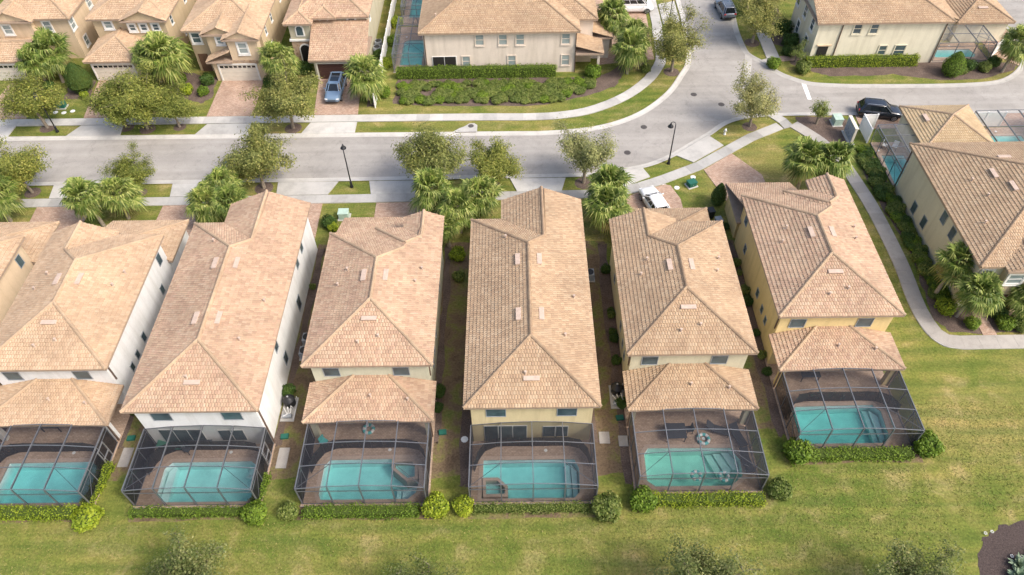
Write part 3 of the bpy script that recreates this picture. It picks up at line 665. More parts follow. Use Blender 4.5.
# ------------------------------------------------------------------ the row of seven houses
ZE = 5.5
def house_a(i, wall, tile, label):
    t = thing('house', label, 'house', (LOTS[i], REAR[i], 0), group='houses with pool cages in the front row')
    D, ww, g = 19.0, 7.05, 21.45; c = W/2
    f, cp, ol = lroof(D, ww, g, ZE)
    v = [('L', 0, c-.8, 12.6), ('R', W, c+.8, 12.6), ('L', 0, c-.8, 7.0), ('R', W, c+.8, 7.0), ('B', 0, c, 1.9)]
    roof_part(t, f, cp, ol, ZE, tile, v, [('R', W, 7.4, 5.5), ('R', W, 8.3, 9.5), ('L', 0, 3.0, 15.5), ('B', 0, 4.4, 2.2)], wallmat=wall,
              gables=[[(W-ww+OV, g-.32, ZE-.1), (W-OV, g-.32, ZE-.1), (W-OV, g-.32, ZE+K*OV-.02), (W-ww/2, g-.32, ZE+K*ww/2-.02), (W-ww+OV, g-.32, ZE+K*OV-.02)][::-1]])
    wallbox(t, OV, W-OV, OV, D-OV, 0, ZE-.15, wall); wallbox(t, W-ww+OV, W-OV, D-OV, g-.45, 0, ZE-.15, wall)
    for x in (2.25, 7.35): window(t, 'S', (x, OV, 4.15), 1.45, 1.05, trim=wall, glass='window_glass')
    sliding_door(t, 'S', (2.9, OV, 1.25), 3.2, 2.2, 3); sliding_door(t, 'S', (6.6, OV, 1.45), 1.9, 1.5, 2)
    for y, z, s in ((17.4, 4.1, 1), (15.5, 4.1, 1), (13.2, 1.5, 1.2), (6.7, 4.1, 1), (7.4, 1.5, 1)): window(t, 'E', (W-OV, y, z), .75*s, 1.15*s, glass='window_glass', trim=wall)
    for y, z in ((5.0, 4.1), (10.5, 4.1), (9, 1.5)): window(t, 'W', (OV, y, z), .8, 1.15, glass='window_glass', trim=wall)
    garage_door(t, 'N', (W-3.1, g-.45, 1.15), 4.8, 2.2); downspout(t, W-OV+.05, OV+.25, ZE-.2); downspout(t, OV-.05, OV+.25, ZE-.2)
    MB().box(1.1, 2.1, D-OV, D-OV+.06, 0, 2.2).build('front_door', 'wood_brown', t)
    return t
def lanai(t, wall, tile):
    y0 = -3.05; z = 2.72; d = .45-y0; c = d
    f = [([(0, y0), (W, y0), (W-d, .45), (d, .45)], 'B', y0), ([(0, y0), (d, .45), (0, .45)], 'L', 0), ([(W, y0), (W, .45), (W-d, .45)], 'R', W)]
    kl = .27; zt = z+kl*d
    roof_part(t, f, [((0, y0, z), (d, .45, zt)), ((W, y0, z), (W-d, .45, zt))], [(0, y0), (W, y0), (W, .45), (0, .45)], z, tile, (), [('B', y0, 4.9, -1.2), ('B', y0, 7.7, -1.5)], k=kl)
    for x0 in (.35, W-.75): MB().box(x0, x0+.4, y0+.3, y0+.7, 0, z-.19).build('column', wall, t)
    MB().box(.35, 2.2, -.55, .45, 0, z-.19).build('wall', wall, t)
    downspout(t, .3, y0+.25, z-.2); downspout(t, W-.3, y0+.25, z-.2)
def house_b(i, wall, tile, label, flip, kind, front=0):
    t = thing('house', label, 'house', (LOTS[i], REAR[i], 0), group='houses with pool cages in the front row')
    c = W/2
    if kind == 'gable': D, ww, g = 14.0, 5.7, 14.45; f, cp, ol = lroof(D, ww, g, ZE)
    else: D, ww, g = 13.85, 3.4, 15.8; f, cp, ol = broof(ZE)
    v = [('L', 0, c-.8, 7.4), ('R', W, c+.8, 7.4), ('B', 0, c, 3.35)]
    mx = (lambda x: W-x) if flip else (lambda x: x)
    if flip: f, cp, ol, v = mirror(f, cp, ol, v, W)
    st = [('B', 0, 4.1, 1.6), ('B', 0, 5.6, 2.0), ('R', W, 7.9, 7.5), ('R', W, 8.3, 9.0), ('L', 0, 2.4, 8.6), ('L', 0, 1.8, 7.2)]
    s = -1 if flip else 1; xs = lambda a: mx(a)
    tri = [(mx(W-ww+OV), g-.32, ZE-.1), (mx(W-OV), g-.32, ZE-.1), (mx(W-OV), g-.32, ZE+K*OV-.02), (mx(W-ww/2), g-.32, ZE+K*ww/2-.02), (mx(W-ww+OV), g-.32, ZE+K*OV-.02)]
    roof_part(t, f, cp, ol, ZE, tile, v, st, gables=[tri], wallmat=wall)
    X = lambda a, b: (min(mx(a), mx(b)), max(mx(a), mx(b)))
    wallbox(t, OV, W-OV, OV, D-OV, 0, ZE-.15, wall)
    wallbox(t, *X(W-ww+OV, W-OV), D-OV, g-.42, 0, ZE-.15, wall)
    for x in (1.9, 7.15): window(t, 'S', (x, OV, 4.15), 1.25, 1.05, trim=wall, glass='window_glass')
    sliding_door(t, 'S', (5.6, OV, 1.2), 4.4, 2.2, 4)
    for y, z, k_ in ((12.4, 4.1, 1), (10.8, 2.0, .8), (5.7, 1.9, .8), (4.0, 1.8, .7), (2.8, 1.8, .7)):
        window(t, 'E', (W-OV, y, z), .75*k_, 1.15*k_, glass='window_glass', trim=wall)
        window(t, 'W', (OV, y-.2, z), .75*k_, 1.15*k_, glass='window_glass', trim=wall)
    # garage in front, single storey
    gy = 18.5; gz = 2.85; y0 = D-OV-.2
    if kind == 'gable':
        gx0, gx1 = .02, 7.1; d = gy-y0
        ff = [([(gx0, gy), (gx0+d, y0), (gx1, y0), (gx1, gy)], 'F', gy), ([(gx0, y0-1.2), (gx0+.8, y0-.4), (gx0+d, y0), (gx0, gy)], 'L', gx0)]
        ff = [([(gx0, gy), (gx0+d, y0), (gx1, y0), (gx1, gy)], 'F', gy), ([(gx0, y0), (gx0+d, y0), (gx0, gy)], 'L', gx0)]
        cc = [((gx0, gy, gz), (gx0+d, y0, gz+K*d))]; oo = [(gx0, y0), (gx1, y0), (gx1, gy), (gx0, gy)]
    else:
        gx0, gx1 = .05, 6.2; ff = [([(gx0, gy), (gx0, y0), (gx1, y0), (gx1, gy)], 'F', gy)]; cc = []; oo = [(gx0, y0), (gx1, y0), (gx1, gy), (gx0, gy)]
    if flip: ff, cc, oo, _ = mirror(ff, cc, oo, [], W)
    roof_part(t, ff, cc, oo, gz, tile)
    wallbox(t, *X(gx0+.4, gx1-.3), D-OV+.01 if kind == 'gable' else D-OV+.6, gy-.45, 0, gz-.19, wall)
    if kind != 'gable': MB().prism([(X(gx0+.4, gx1-.3)[0], D-.2), (X(gx0+.4, gx1-.3)[1], D-.2), (X(gx0+.4, gx1-.3)[1], D-.3), (X(gx0+.4, gx1-.3)[0], D-.3)], gz, gz+1.4).build('wall', wall, t)
    garage_door(t, 'N', (mx((gx0+gx1)/2+.2), gy-.45, 1.1), 4.7, 2.15)
    downspout(t, W-OV+.05, OV+.25, ZE-.2, 3.2); downspout(t, OV-.05, OV+.25, ZE-.2, 3.2)
    lanai(t, wall, tile)
    return t
house_b(0, 'wall_peach', 'tile_peach', 'peach-walled house at the left edge, mostly cut off by the frame', True, 'gable')
house_b(1, 'wall_white', 'tile_peach', 'white-walled house second from the left edge with low rear roof over its patio', True, 'gable')
house_a(2, 'wall_white', 'tile_rose', 'long off-white house with its rear wall straight above its pool cage')
house_b(3, 'wall_sage', 'tile_rose', 'pale green-cream house with stepped front roof and ring float on its patio', False, 'step')
house_a(4, 'wall_butter', 'tile_tan', 'long pale yellow house in the middle with one unbroken roof down to its rear wall')
house_b(5, 'wall_olive', 'tile_tan', 'olive-cream house with the white car parked in front of it', True, 'gable')
house_b(6, 'wall_gold', 'tile_rose', 'golden yellow house at the right end of the row beside the curved footpath', False, 'step')
# ------------------------------------------------------------------ pools, decks and screened cages
def ccw(p):
    a = sum(p[i][0]*p[(i+1) % len(p)][1]-p[(i+1) % len(p)][0]*p[i][1] for i in range(len(p)))
    return p if a > 0 else p[::-1]
def grow(p, d):
    p = ccw(p); n = len(p); out = []
    for i in range(n):
        a, b, c = Vector(p[i-1]), Vector(p[i]), Vector(p[(i+1) % n])
        t1 = (b-a).normalized(); t2 = (c-b).normalized(); n1 = Vector((t1.y, -t1.x)); n2 = Vector((t2.y, -t2.x))
        m_ = (n1+n2).normalized(); out.append(tuple(b+m_*d/max(.4, m_.dot(n1))))
    return out
def ring(name, inner, outer, z0, z1, mat, parent):
    n = len(inner); mb = MB()
    for p, z in ((inner, z0), (inner, z1), (outer, z1), (outer, z0)): mb.v += [(x, y, z) for x, y in p]
    for r_ in range(4):
        for i in range(n):
            j = (i+1) % n; s = (r_+1) % 4
            mb.f.append((r_*n+i, r_*n+j, s*n+j, s*n+i))
    return mb.build(name, mat, parent)
def body_of(o, water):
    o.data.materials.append(MATS[water+'_body'])
    for f in o.data.polygons: f.material_index = 0 if f.normal.z > .5 else 1
def pool(poly, label, water='water_aqua', spa=None, steps=None, depth=1.15, rail=None):
    poly = ccw(poly); c = bbox(poly); t = thing('swimming_pool', label, 'pool', ((c[0][0]+c[1][0])/2, (c[0][1]+c[2][1])/2, 0), group='backyard swimming pools')
    ox, oy = t.location.x, t.location.y; L_ = lambda p: [(x-ox, y-oy) for x, y in p]
    p = L_(poly); n = len(p); mb = MB()
    mb.v = [(x, y, .05) for x, y in p]+[(x, y, -depth) for x, y in p]; mb.f = [(i, (i+1) % n, n+(i+1) % n, n+i) for i in range(n)]+[tuple(range(n, 2*n))]
    mb.build('basin', 'plaster', t)
    body_of(MB().prism(grow(p, .02), -depth-.05, -.06).build('water', water, t), water)
    ring('coping', p, grow(p, .3), .0, .085, 'coping', t)
    if steps:
        for k_, sp in enumerate(steps): MB().prism(ccw(L_(sp)), -depth+.02, -.5-.18*k_).build('step', 'plaster', t)
    if spa:
        sp = ccw(L_(spa)); ring('spa_wall', grow(sp, -.22), sp, -depth+.02, .16, 'coping', t)
        body_of(MB().prism(grow(sp, -.21), -.58, .04).build('spa_water', water, t), water); MB().prism(grow(sp, -.225), -depth+.03, -.51).build('spa_floor', 'plaster', t)
    if rail:
        for (x, y, dx, dy) in rail:
            x -= ox; y -= oy
            MB().tube([(x, y, .07), (x, y, .75), (x+dx*.25, y+dy*.25, .9), (x+dx*.7, y+dy*.7, .55), (x+dx*.8, y+dy*.8, -.5)], .022, 6).build('handrail', 'steel', t)
    sk = c[2]; MB().lathe([(.13, .087), (.13, .092)], 12, (sk[0]-ox-2.4, sk[1]-oy+.75)).build('skimmer_lid', 'pvc', t)
    return t
def deck(i_poly, x0, x1, y0, y1): 
    b = [(x0, y0), (x1, y0), (x1, y1), (x0, y1)]
    o = struct(sheet('pool_deck', b, .06, 'pavers_deck', [i_poly]))
    struct(MB().box(x0, x1, y0-.03, y0-.002, -.05, .062).build('deck_edge', 'concrete', None)); return o
def cage(label, x0, x1, y0, y1, z=2.4, rise=.42, nx=4, ny=3, open_n=True, open_e=False, open_w=False, door=None, pale=False, group='screened pool cages'):
    t = thing('pool_cage', label, 'pool cage', (x0, y0, 0), group=group); X, Y = x1-x0, y1-y0
    prof = lambda u: z+rise*(1-abs(2*u-1)**2)
    xs = [X*i/nx for i in range(nx+1)]; zs = [prof(i/nx) for i in range(nx+1)]; ys = [Y*i/ny for i in range(ny+1)]
    M_ = 'cage_metal'; bw, bh = .06, .14
    for i in range(nx+1): MB().beam((xs[i], 0, zs[i]), (xs[i], Y, zs[i]), bw, bh).build('roof_beam', M_, t)
    for j in range(ny+1):
        for i in range(nx): MB().beam((xs[i]+.03, ys[j], zs[i]+.02), (xs[i+1]-.03, ys[j], zs[i+1]+.02), .05, .06).build('purlin', M_, t)
    for i in range(nx+1): MB().beam((xs[i], 0, .06), (xs[i], 0, zs[i]-.07), .08, .08).build('post', M_, t)
    for zz in (z-.38,): MB().beam((.04, 0, zz), (X-.04, 0, zz), .05, .06).build('rail', M_, t)
    MB().beam((.04, 0, .10), (X-.04, 0, .10), .05, .06).build('rail', M_, t)
    for sx, op in ((0, open_w), (X, open_e)):
        if op: continue
        for j in range(1, ny+1): MB().beam((sx, ys[j], .06), (sx, ys[j], z-.07), .06, .06).build('post', M_, t)
        for zz in (.10, z-.38): MB().beam((sx, .04, zz), (sx, Y, zz), .045, .05).build('rail', M_, t)
        MB().beam((sx, .06, .15), (sx, ys[1]-.05, z-.42), .03, .03).build('brace', M_, t)
    # diagonal braces of the two front corner panels
    MB().beam((0.02, 0.02, zs[0]+.03), (xs[1], ys[1], zs[1]+.03), .035, .035).build('brace', M_, t)
    MB().beam((X-.02, .02, zs[-1]+.03), (xs[-2], ys[1], zs[-2]+.03), .035, .035).build('brace', M_, t)
    sr = 'screen_pale' if pale else 'screen_roof'; ss = 'screen_pale' if pale else 'screen_side'
    for i in range(nx):
        for j in range(ny):
            MB().quad((xs[i]+.03, ys[j]+.03, zs[i]+.05), (xs[i+1]-.03, ys[j]+.03, zs[i+1]+.05), (xs[i+1]-.03, ys[j+1]-.03, zs[i+1]+.05), (xs[i]+.03, ys[j+1]-.03, zs[i]+.05)).build('screen_panel', sr, t, fix=False)
        MB().quad((xs[i]+.04, -.01, .13), (xs[i+1]-.04, -.01, .13), (xs[i+1]-.04, -.01, zs[i+1]-.05), (xs[i]+.04, -.01, zs[i]-.05)).build('screen_panel', 'screen_pale' if pale else 'screen_front', t, fix=False)
    for sx, op in ((0, open_w), (X, open_e)):
        if op: continue
        for j in range(ny):
            MB().quad((sx, ys[j]+.03, .13), (sx, ys[j+1]-.03, .13), (sx, ys[j+1]-.03, z-.07), (sx, ys[j]+.03, z-.07)).build('screen_panel', ss, t, fix=False)
    if door is not None:                         # screen door in the right-hand wall
        yd = door*Y; d = MB()
        for a, b in (((X+.04, yd, .12), (X+.04, yd, 2.05)), ((X+.04, yd+.9, .12), (X+.04, yd+.9, 2.05)), ((X+.04, yd, 2.05), (X+.04, yd+.9, 2.05)), ((X+.04, yd, .95), (X+.04, yd+.9, .95)), ((X+.04, yd, .14), (X+.04, yd+.9, .14))): d.beam(a, b, .07, .07)
        d.build('screen_door', 'steel', t)
    return t
def pool_fence(label, line, h=1.35):
    t = thing('pool_fence', label, 'fence', (line[0][0], line[0][1], .06), group='black mesh safety fences inside the cages')
    ox, oy = line[0]; pts = [(x-ox, y-oy) for x, y in resample(smooth_line(line, 5), .9)]
    for i, (x, y) in enumerate(pts):
        MB().tube([(x, y, 0), (x, y, h+.03)], .02, 6).build('post', 'black_metal', t)
        if i: MB().quad((*pts[i-1], .03), (x, y, .03), (x, y, h), (*pts[i-1], h)).build('mesh_panel', 'fence_mesh', t, fix=False)
    return t

place = ['at the left frame edge', 'behind the white-walled house', 'behind the long off-white house', 'behind the pale green-cream house', 'behind the long pale yellow house', 'behind the olive-cream house', 'behind the golden yellow house']
pdesc = ['turquoise swimming pool cut by the left frame edge', 'turquoise pool beside the lime hedge, behind the white-walled house', 'pale turquoise pool with curved steel handrails behind the long off-white house',
         'turquoise pool with a spa in its right rear corner', 'turquoise pool with a small spa in its left front corner', 'green-tinted pool with ring floats drifting in it', 'deep teal pool behind the golden yellow house']
wat = ['water_aqua', 'water_blue', 'water_pale', 'water_aqua', 'water_blue', 'water_green', 'water_deep']
spas = {3: [(-9.45, 26.55), (-7.85, 26.55), (-7.5, 26.2), (-7.4, 24.95), (-8.2, 24.75), (-9.4, 25.75)], 4: [(-2.65, 24.95), (-1.5, 24.95), (-.8, 24.25), (-.8, 23.45), (-2.6, 23.45)]}
stp = {3: [[(-8.5, 23.45), (-8.0, 23.45), (-7.5, 23.9), (-7.4, 24.6), (-8.5, 24.4)], [(-8.95, 23.45), (-8.55, 23.45), (-8.55, 24.45), (-8.95, 24.6)]],
       5: [[(15.3, 27.1), (15.85, 27.1), (16.35, 26.2), (16.35, 25.6), (15.9, 25.7)], [(14.7, 27.1), (15.25, 27.1), (15.85, 25.75), (15.4, 25.3)], [(14.1, 27.1), (14.65, 27.1), (15.3, 25.3), (14.8, 25.2)]],
       6: [[(27.55, 30.65), (28.1, 30.1), (28.0, 28.1), (27.6, 27.7)], [(27.1, 30.7), (27.5, 30.65), (27.55, 27.6), (27.15, 27.55)]],
       4: [[(3.9, 26.3), (4.3, 25.7), (4.3, 23.9), (3.95, 23.5)], [(3.5, 26.3), (3.85, 26.3), (3.9, 23.5), (3.5, 23.5)]],
       2: [[(-26.2, 26.0), (-25.9, 26.4), (-25.7, 26.4), (-25.6, 23.5), (-26.2, 23.9)], [(-20.0, 26.4), (-19.5, 26.0), (-19.45, 25.2), (-20.4, 25.6)]],
       1: [[(-32.3, 26.5), (-32.0, 26.55), (-31.5, 26.1), (-31.4, 23.9), (-31.8, 23.5), (-32.2, 23.6)]]}
rails = {2: [(-19.2, 25.6, -1, -.1), (-19.2, 25.0, -1, -.1)], 5: [(16.75, 25.3, -1, .3)]}
for i in range(7):
    a = i in (2, 4); x0 = LOTS[i]; yf = {5: 23.75, 6: 27.1}.get(i, 23.1); yb = REAR[i]+OV
    deck(POOLS[i], x0+.2, x0+9.45, yf-.15, yb-.005)
    pool(POOLS[i], pdesc[i], wat[i], spas.get(i), stp.get(i), rail=rails.get(i))
    cage('screened pool cage '+place[i], x0+.35, x0+9.3, yf, (yb-.02 if a else REAR[i]-3.02), z=2.45, door=.62 if i in (1, 2) else None)
    if i != 5:
        r_ = yf+(4.35 if i != 6 else 4.0)
        pool_fence('black mesh safety fence across the pool deck '+place[i], [(x0+.6, yf+2.4), (x0+.95, r_-.9), (x0+1.9, r_), (x0+4.8, r_+.05), (x0+8.0, r_), (x0+8.9, r_-.8), (x0+9.1, yf+2.6)])
# far pools
def far_pool(k_, label, x0, x1, y0, y1, wt='water_deep'):
    deck(FAR_POOLS[k_], x0, x1, y0, y1); pool(FAR_POOLS[k_], label, wt, depth=1.0)
far_pool('a', 'teal pool at the left end of the big side-on house at the top', -14.5, -10.46, 78.1, 88.6)
far_pool('b', 'teal pool at the very top of the frame beside the white fence', -14.5, -10.46, 89.0, 98)
far_pool('c', 'small teal pool under the pale cage at the top right', 50.3, 57.4, 78.7, 82.9, 'water_aqua')
far_pool('d', 'narrow teal pool beside the black car near the right edge', 38.1, 41.5, 55.8, 63.4, 'water_blue')
far_pool('e', 'dark teal pool under the cage at the right frame edge', 49.0, 56, 55.8, 65.7)
cage('dark cage at the left end of the big side-on house at the top', -14.4, -10.5, 78.2, 86.9, rise=.12, nx=2, ny=4, open_e=True, pale=True, group='cages of the far houses')
cage('dark cage at the very top of the frame beside the white fence', -14.4, -10.5, 89.4, 98, rise=.12, nx=2, ny=4, open_e=True, pale=True, group='cages of the far houses')
cage('pale cage in front of the low roof at the top right', 50.5, 57.3, 78.8, 82.75, rise=.1, nx=3, ny=2, open_w=True, pale=True, group='cages of the far houses')
cage('narrow cage beside the black car near the right edge', 38.1, 41.4, 56.0, 63.3, rise=.05, nx=2, ny=4, open_e=True, pale=True, group='cages of the far houses')
cage('cage cut by the right frame edge behind the tan roof', 49.2, 56, 57.2, 65.5, rise=.05, nx=3, ny=3, pale=True, group='cages of the far houses')

# ------------------------------------------------------------------ houses on the other side of the street
def vol(t, x0, x1, y0, y1, ze, wall, tile, axis='y', e0='hip', e1='hip', vents=(), stacks=(), wy0=None, wy1=None, wx0=None, wx1=None, wz0=0, band=None, k=K, walls=True):
    f, cp, ol, gb = rroof(x0, x1, y0, y1, ze, axis, e0, e1, k)
    roof_part(t, f, cp, ol, ze, tile, vents, stacks, gables=gb, wallmat=wall, k=k)
    if walls: wallbox(t, wx0 if wx0 is not None else x0+OV, wx1 if wx1 is not None else x1-OV, wy0 if wy0 is not None else y0+OV, wy1 if wy1 is not None else y1-OV, wz0, ze-.15, wall, band)
def shed(t, x0, x1, y0, y1, z0, tile, d='B', k=K):
    ref = {'B': y0, 'F': y1, 'L': x0, 'R': x1}[d]
    roof_part(t, [([(x0, y0), (x1, y0), (x1, y1), (x0, y1)], d, ref)], [], [(x0, y0), (x1, y0), (x1, y1), (x0, y1)], z0, tile, k=k)
FG = 'houses across the street'
# F0: cut by the left edge
t = thing('house', 'peach house cut by the upper left corner of the frame', 'house', (0, 0, 0), group=FG)
vol(t, -62.5, -52.8, 81.9, 101, ZE, 'wall_peach', 'tile_peach'); vol(t, -62.4, -57.0, 81.2, 84, ZE+.02, 'wall_peach', 'tile_peach', e0='gable', e1='gable', wy1=82.34)
vol(t, -64, -57.1, 77.2, 82.6, 2.75, 'wall_peach', 'tile_peach', axis='x', e0='hip', e1='gable', wy1=82.3)
garage_door(t, 'S', (-60, 77.65, 1.1), 4.6, 2.1)
for y in (82.9, 88.1): window(t, 'E', (-53.25, y, 4.4), 1.0, 1.3, surround=.12)
window(t, 'E', (-53.25, 84, 1.5), .9, 1.2, surround=.1); window(t, 'S', (-60.5, 81.65, 4.4), 1.0, 1.2, surround=.12)
window(t, 'S', (-56.0, 82.35, 4.4), .9, 1.2, surround=.12)
# F1
t = thing('house', 'tan house with three small white-framed windows in its gable and a hipped garage roof', 'house', (0, 0, 0), group=FG)
vol(t, -50.7, -41.0, 81.6, 101, ZE, 'wall_tan', 'tile_peach', stacks=[('R', -41.0, -43, 90)]); vol(t, -46.5, -40.94, 81.0, 86, ZE+.02, 'wall_tan', 'tile_peach', e0='gable', e1='gable', wy0=81.45, wy1=82.04)
vol(t, -50.45, -43.9, 76.9, 84.5, 2.75, 'wall_tan', 'tile_peach', e1='gable', wy0=77.35, wy1=81.44)
garage_door(t, 'S', (-47.4, 77.35, 1.1), 4.7, 2.15)
window(t, 'S', (-48.5, 82.05, 4.6), .95, .9, surround=.16)
for x in (-45.4, -44.05, -42.6): window(t, 'S', (x, 81.45, 4.55), .75, .85, surround=.16, glass='window_glass')
for y, z in ((83.2, 4.4), (84.6, 4.4), (89, 1.5)): window(t, 'W', (-50.25, y, z), .8, 1.0, glass='window_glass')
for y, z in ((83.5, 4.4), (88.8, 4.4), (86, 1.6)): window(t, 'E', (-41.45, y, z), .75, 1.2, glass='window_glass')
MB().box(-43.2, -42.2, 81.38, 81.449, 0, 2.3).build('front_door', 'wood_brown', t)
# F2
t = thing('house', 'tan house with two stepped street gables above its garage', 'house', (0, 0, 0), group=FG)
vol(t, -38.5, -29.06, 78.7, 101, ZE, 'wall_tan', 'tile_peach', stacks=[('R', -29.06, -31, 88)])
vol(t, -36.0, -31.8, 77.6, 83, ZE+.05, 'wall_tan', 'tile_peach', e0='gable', e1='gable', wy0=78.0, wy1=79.14)
vol(t, -33.3, -29.0, 76.5, 83, ZE+.02, 'wall_peach', 'tile_peach', e0='gable', e1='gable', wy0=76.9, wy1=77.99)
wallbox(t, -35.4, -32.9, 76.95, 77.99, 0, 2.6, 'wall_peach'); shed(t, -35.9, -32.86, 76.5, 77.99, 2.72, 'tile_peach', 'L')
garage_door(t, 'S', (-32.5, 76.9, 1.1), 4.3, 2.15)
MB().box(-35.3, -29.5, 76.83, 76.89, 2.32, 2.75).build('stone_band', 'stone_cladding', t)
window(t, 'S', (-31.2, 76.9, 4.3), 1.05, 1.35, surround=.16); window(t, 'S', (-34.0, 78.0, 4.7), .8, .9, surround=.16)
window(t, 'S', (-37.2, 79.15, 4.4), 1.0, 1.3, surround=.14, glass='window_glass'); MB().box(-37.7, -36.6, 79.06, 79.149, 0, 2.3).build('front_door', 'wood_brown', t)
for y, z in ((81, 4.3), (84, 4.3), (82, 1.5), (89, 4.3)): window(t, 'E', (-29.51, y, z), .7, 1.3, glass='window_glass')
# F3
t = thing('house', 'khaki house with an arched turret window, stone entry and open dark garage', 'house', (0, 0, 0), group=FG)
vol(t, -26.5, -17.05, 81.3, 101, ZE, 'wall_khaki', 'tile_rose'); vol(t, -27.0, -23.6, 80.1, 88, ZE-.15, 'wall_khaki', 'tile_rose', wy0=80.55, wy1=81.74, wz0=3.2)
vol(t, -24.0, -20.9, 81.0, 88, ZE+.04, 'wall_khaki', 'tile_rose', walls=False)
wallbox(t, -26.6, -24.0, 80.5, 81.74, 0, 3.0, 'stone_cladding'); MB().box(-26.75, -23.85, 80.38, 81.7, 3.0, 3.2).build('ledge', 'trim_white', t)
wallbox(t, -23.5, -17.5, 76.95, 81.74, 0, 2.6, 'wall_khaki'); shed(t, -23.95, -17.1, 76.5, 81.74, 2.75, 'tile_rose')
# open garage bay: dark door panels carry its inner shade as colour
fr = garage_door(t, 'S', (-20.9, 76.95, 1.05), 4.4, 2.1, 'garage_shade', False)
window(t, 'S', (-22.5, 81.75, 4.75), .85, .8, surround=.16, glass='window_glass'); window(t, 'S', (-19.2, 81.75, 4.75), .85, .8, surround=.16, glass='window_glass')
def arch(parent, name, x, y, z0, w_, h_, mat_fr, mat_in, tr=.14):
    def outline(wd, hh, b):
        r_ = wd/2; return [(x-r_, b), (x+r_, b)]+[(x+r_*math.cos(a), z0+hh-r_+r_*math.sin(a)) for a in np.linspace(0, math.pi, 9)]
    mb = MB(); o_ = outline(w_+2*tr, h_+tr, z0-tr); n = len(o_)
    mb.v = [(a, y-.1, b) for a, b in o_]+[(a, y, b) for a, b in o_]; mb.f = [tuple(range(n)), tuple(range(2*n-1, n-1, -1))]+[(i, (i+1) % n, n+(i+1) % n, n+i) for i in range(n)]
    o = mb.build(name, mat_fr, parent); mb = MB(); o_ = outline(w_, h_, z0); n = len(o_); mb.v = [(a, y-.112, b) for a, b in o_]; mb.f = [tuple(range(n))]
    mb.build('pane' if 'window' in name else 'door_leaf', mat_in, o, fix=False); return o
arch(t, 'window', -25.3, 80.55, 3.75, .75, 1.15, 'trim_white', 'window_glass'); arch(t, 'entry_arch', -25.1, 80.5, .1, 1.2, 2.4, 'trim_white', 'gap_shade')
for y in (84, 90): window(t, 'E', (-17.5, y, 4.3), .8, 1.2, glass='window_glass'); window(t, 'W', (-26.05, y, 4.3), .8, 1.2, glass='window_glass')
# F4: big house seen from the side
t = thing('house', 'big cream-pink house seen side-on behind a long clipped hedge at the top', 'house', (0, 0, 0), group=FG)
vol(t, -10.9, 7.7, 77.3, 86.95, ZE, 'wall_buff', 'tile_tan', axis='x', stacks=[('B', 77.3, -8.9, 79.5)])
vol(t, 2, 9.9, 79.9, 86.9, ZE+.05, 'wall_buff', 'tile_tan', axis='x', e0='gable', wx0=7.26)
shed(t, 7.3, 10.6, 77.1, 80.3, 2.75, 'tile_tan', 'R', .3); MB().box(9.9, 10.2, 77.4, 77.7, 0, 2.6).build('column', 'wall_buff', t)
MB().box(7.26, 9.4, 79.9, 80.34, 0, 2.8).build('wall', 'wall_peach', t)
shed(t, 9.4, 12.0, 80.3, 86.5, 2.9, 'tile_tan', 'R', .3); wallbox(t, 9.46, 11.6, 80.6, 86.2, 0, 2.7, 'wall_buff')
for x in (-3.9, -1.2, .8, 6.1): window(t, 'S', (x, 77.75, 4.4), 1.0, 1.35, glass='window_blind', trim='wall_buff', surround=.05)
for x in (-5.6, -.2, 6.15): window(t, 'S', (x, 77.75, 1.65), .95, 1.35, glass='window_blind', trim='wall_buff', surround=.05)
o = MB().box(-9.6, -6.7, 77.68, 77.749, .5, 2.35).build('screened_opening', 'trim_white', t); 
for k_ in (0, 1): MB().box(-9.52+k_*1.4, -8.2+k_*1.4, 77.655, 77.679, .55, 2.3).build('screen_panel', 'gap_shade', o)
downspout(t, -10.3, 77.7, ZE-.2); downspout(t, 7.3, 77.66, ZE-.2)
# house behind it at the very top
t = thing('house', 'tan-roofed house just cut by the top frame edge behind the side-on house', 'house', (0, 0, 0), group=FG)
vol(t, -10.9, 7.7, 88.6, 98.2, ZE, 'wall_buff', 'tile_tan', axis='x')
# F5: top right
t = thing('house', 'ivory house seen side-on behind the clipped hedge at the top right', 'house', (0, 0, 0), group=FG)
vol(t, 35.0, 50.8, 78.2, 87.8, ZE, 'wall_ivory', 'tile_tan', axis='x', e0='gable')
vol(t, 54.0, 61.0, 82.7, 92, 2.75, 'wall_ivory', 'tile_tan', vents=[('B', 82.7, 57.5, 84.7)], wy0=83.1)
vol(t, 47.2, 54.6, 83.2, 92, 2.78, 'wall_ivory', 'tile_tan', e0='gable', wx0=50.36)
for x in (40.0, 41.95): window(t, 'S', (x, 78.65, 4.6), .95, 1.3, glass='window_glass', trim='wall_ivory', surround=.06)
window(t, 'S', (43.85, 78.65, 1.75), .95, 1.25, glass='window_glass', trim='wall_ivory', surround=.06); window(t, 'S', (45.9, 78.65, 1.7), 1.3, 1.4, glass='window_glass', trim='wall_ivory', surround=.06)
MB().box(36.1, 37.3, 78.56, 78.649, 0, 2.4).build('recess_shade', 'gap_shade', t); MB().box(35.9, 37.6, 78.5, 78.649, 2.45, 2.6).build('ledge', 'wall_peach', t)  # flat dark panel on the wall, painted as a shaded recess
downspout(t, 38.2, 78.58, ZE-.2); downspout(t, 50.2, 78.58, ZE-.2)
for y in (80.5, 83.5, 86.5): window(t, 'W', (35.45, y, 4.2), 1.0, 1.5, glass='window_glass', surround=.1)
for y in (81, 84.5): window(t, 'W', (35.45, y, 1.6), 1.0, 1.6, glass='window_glass', surround=.1)
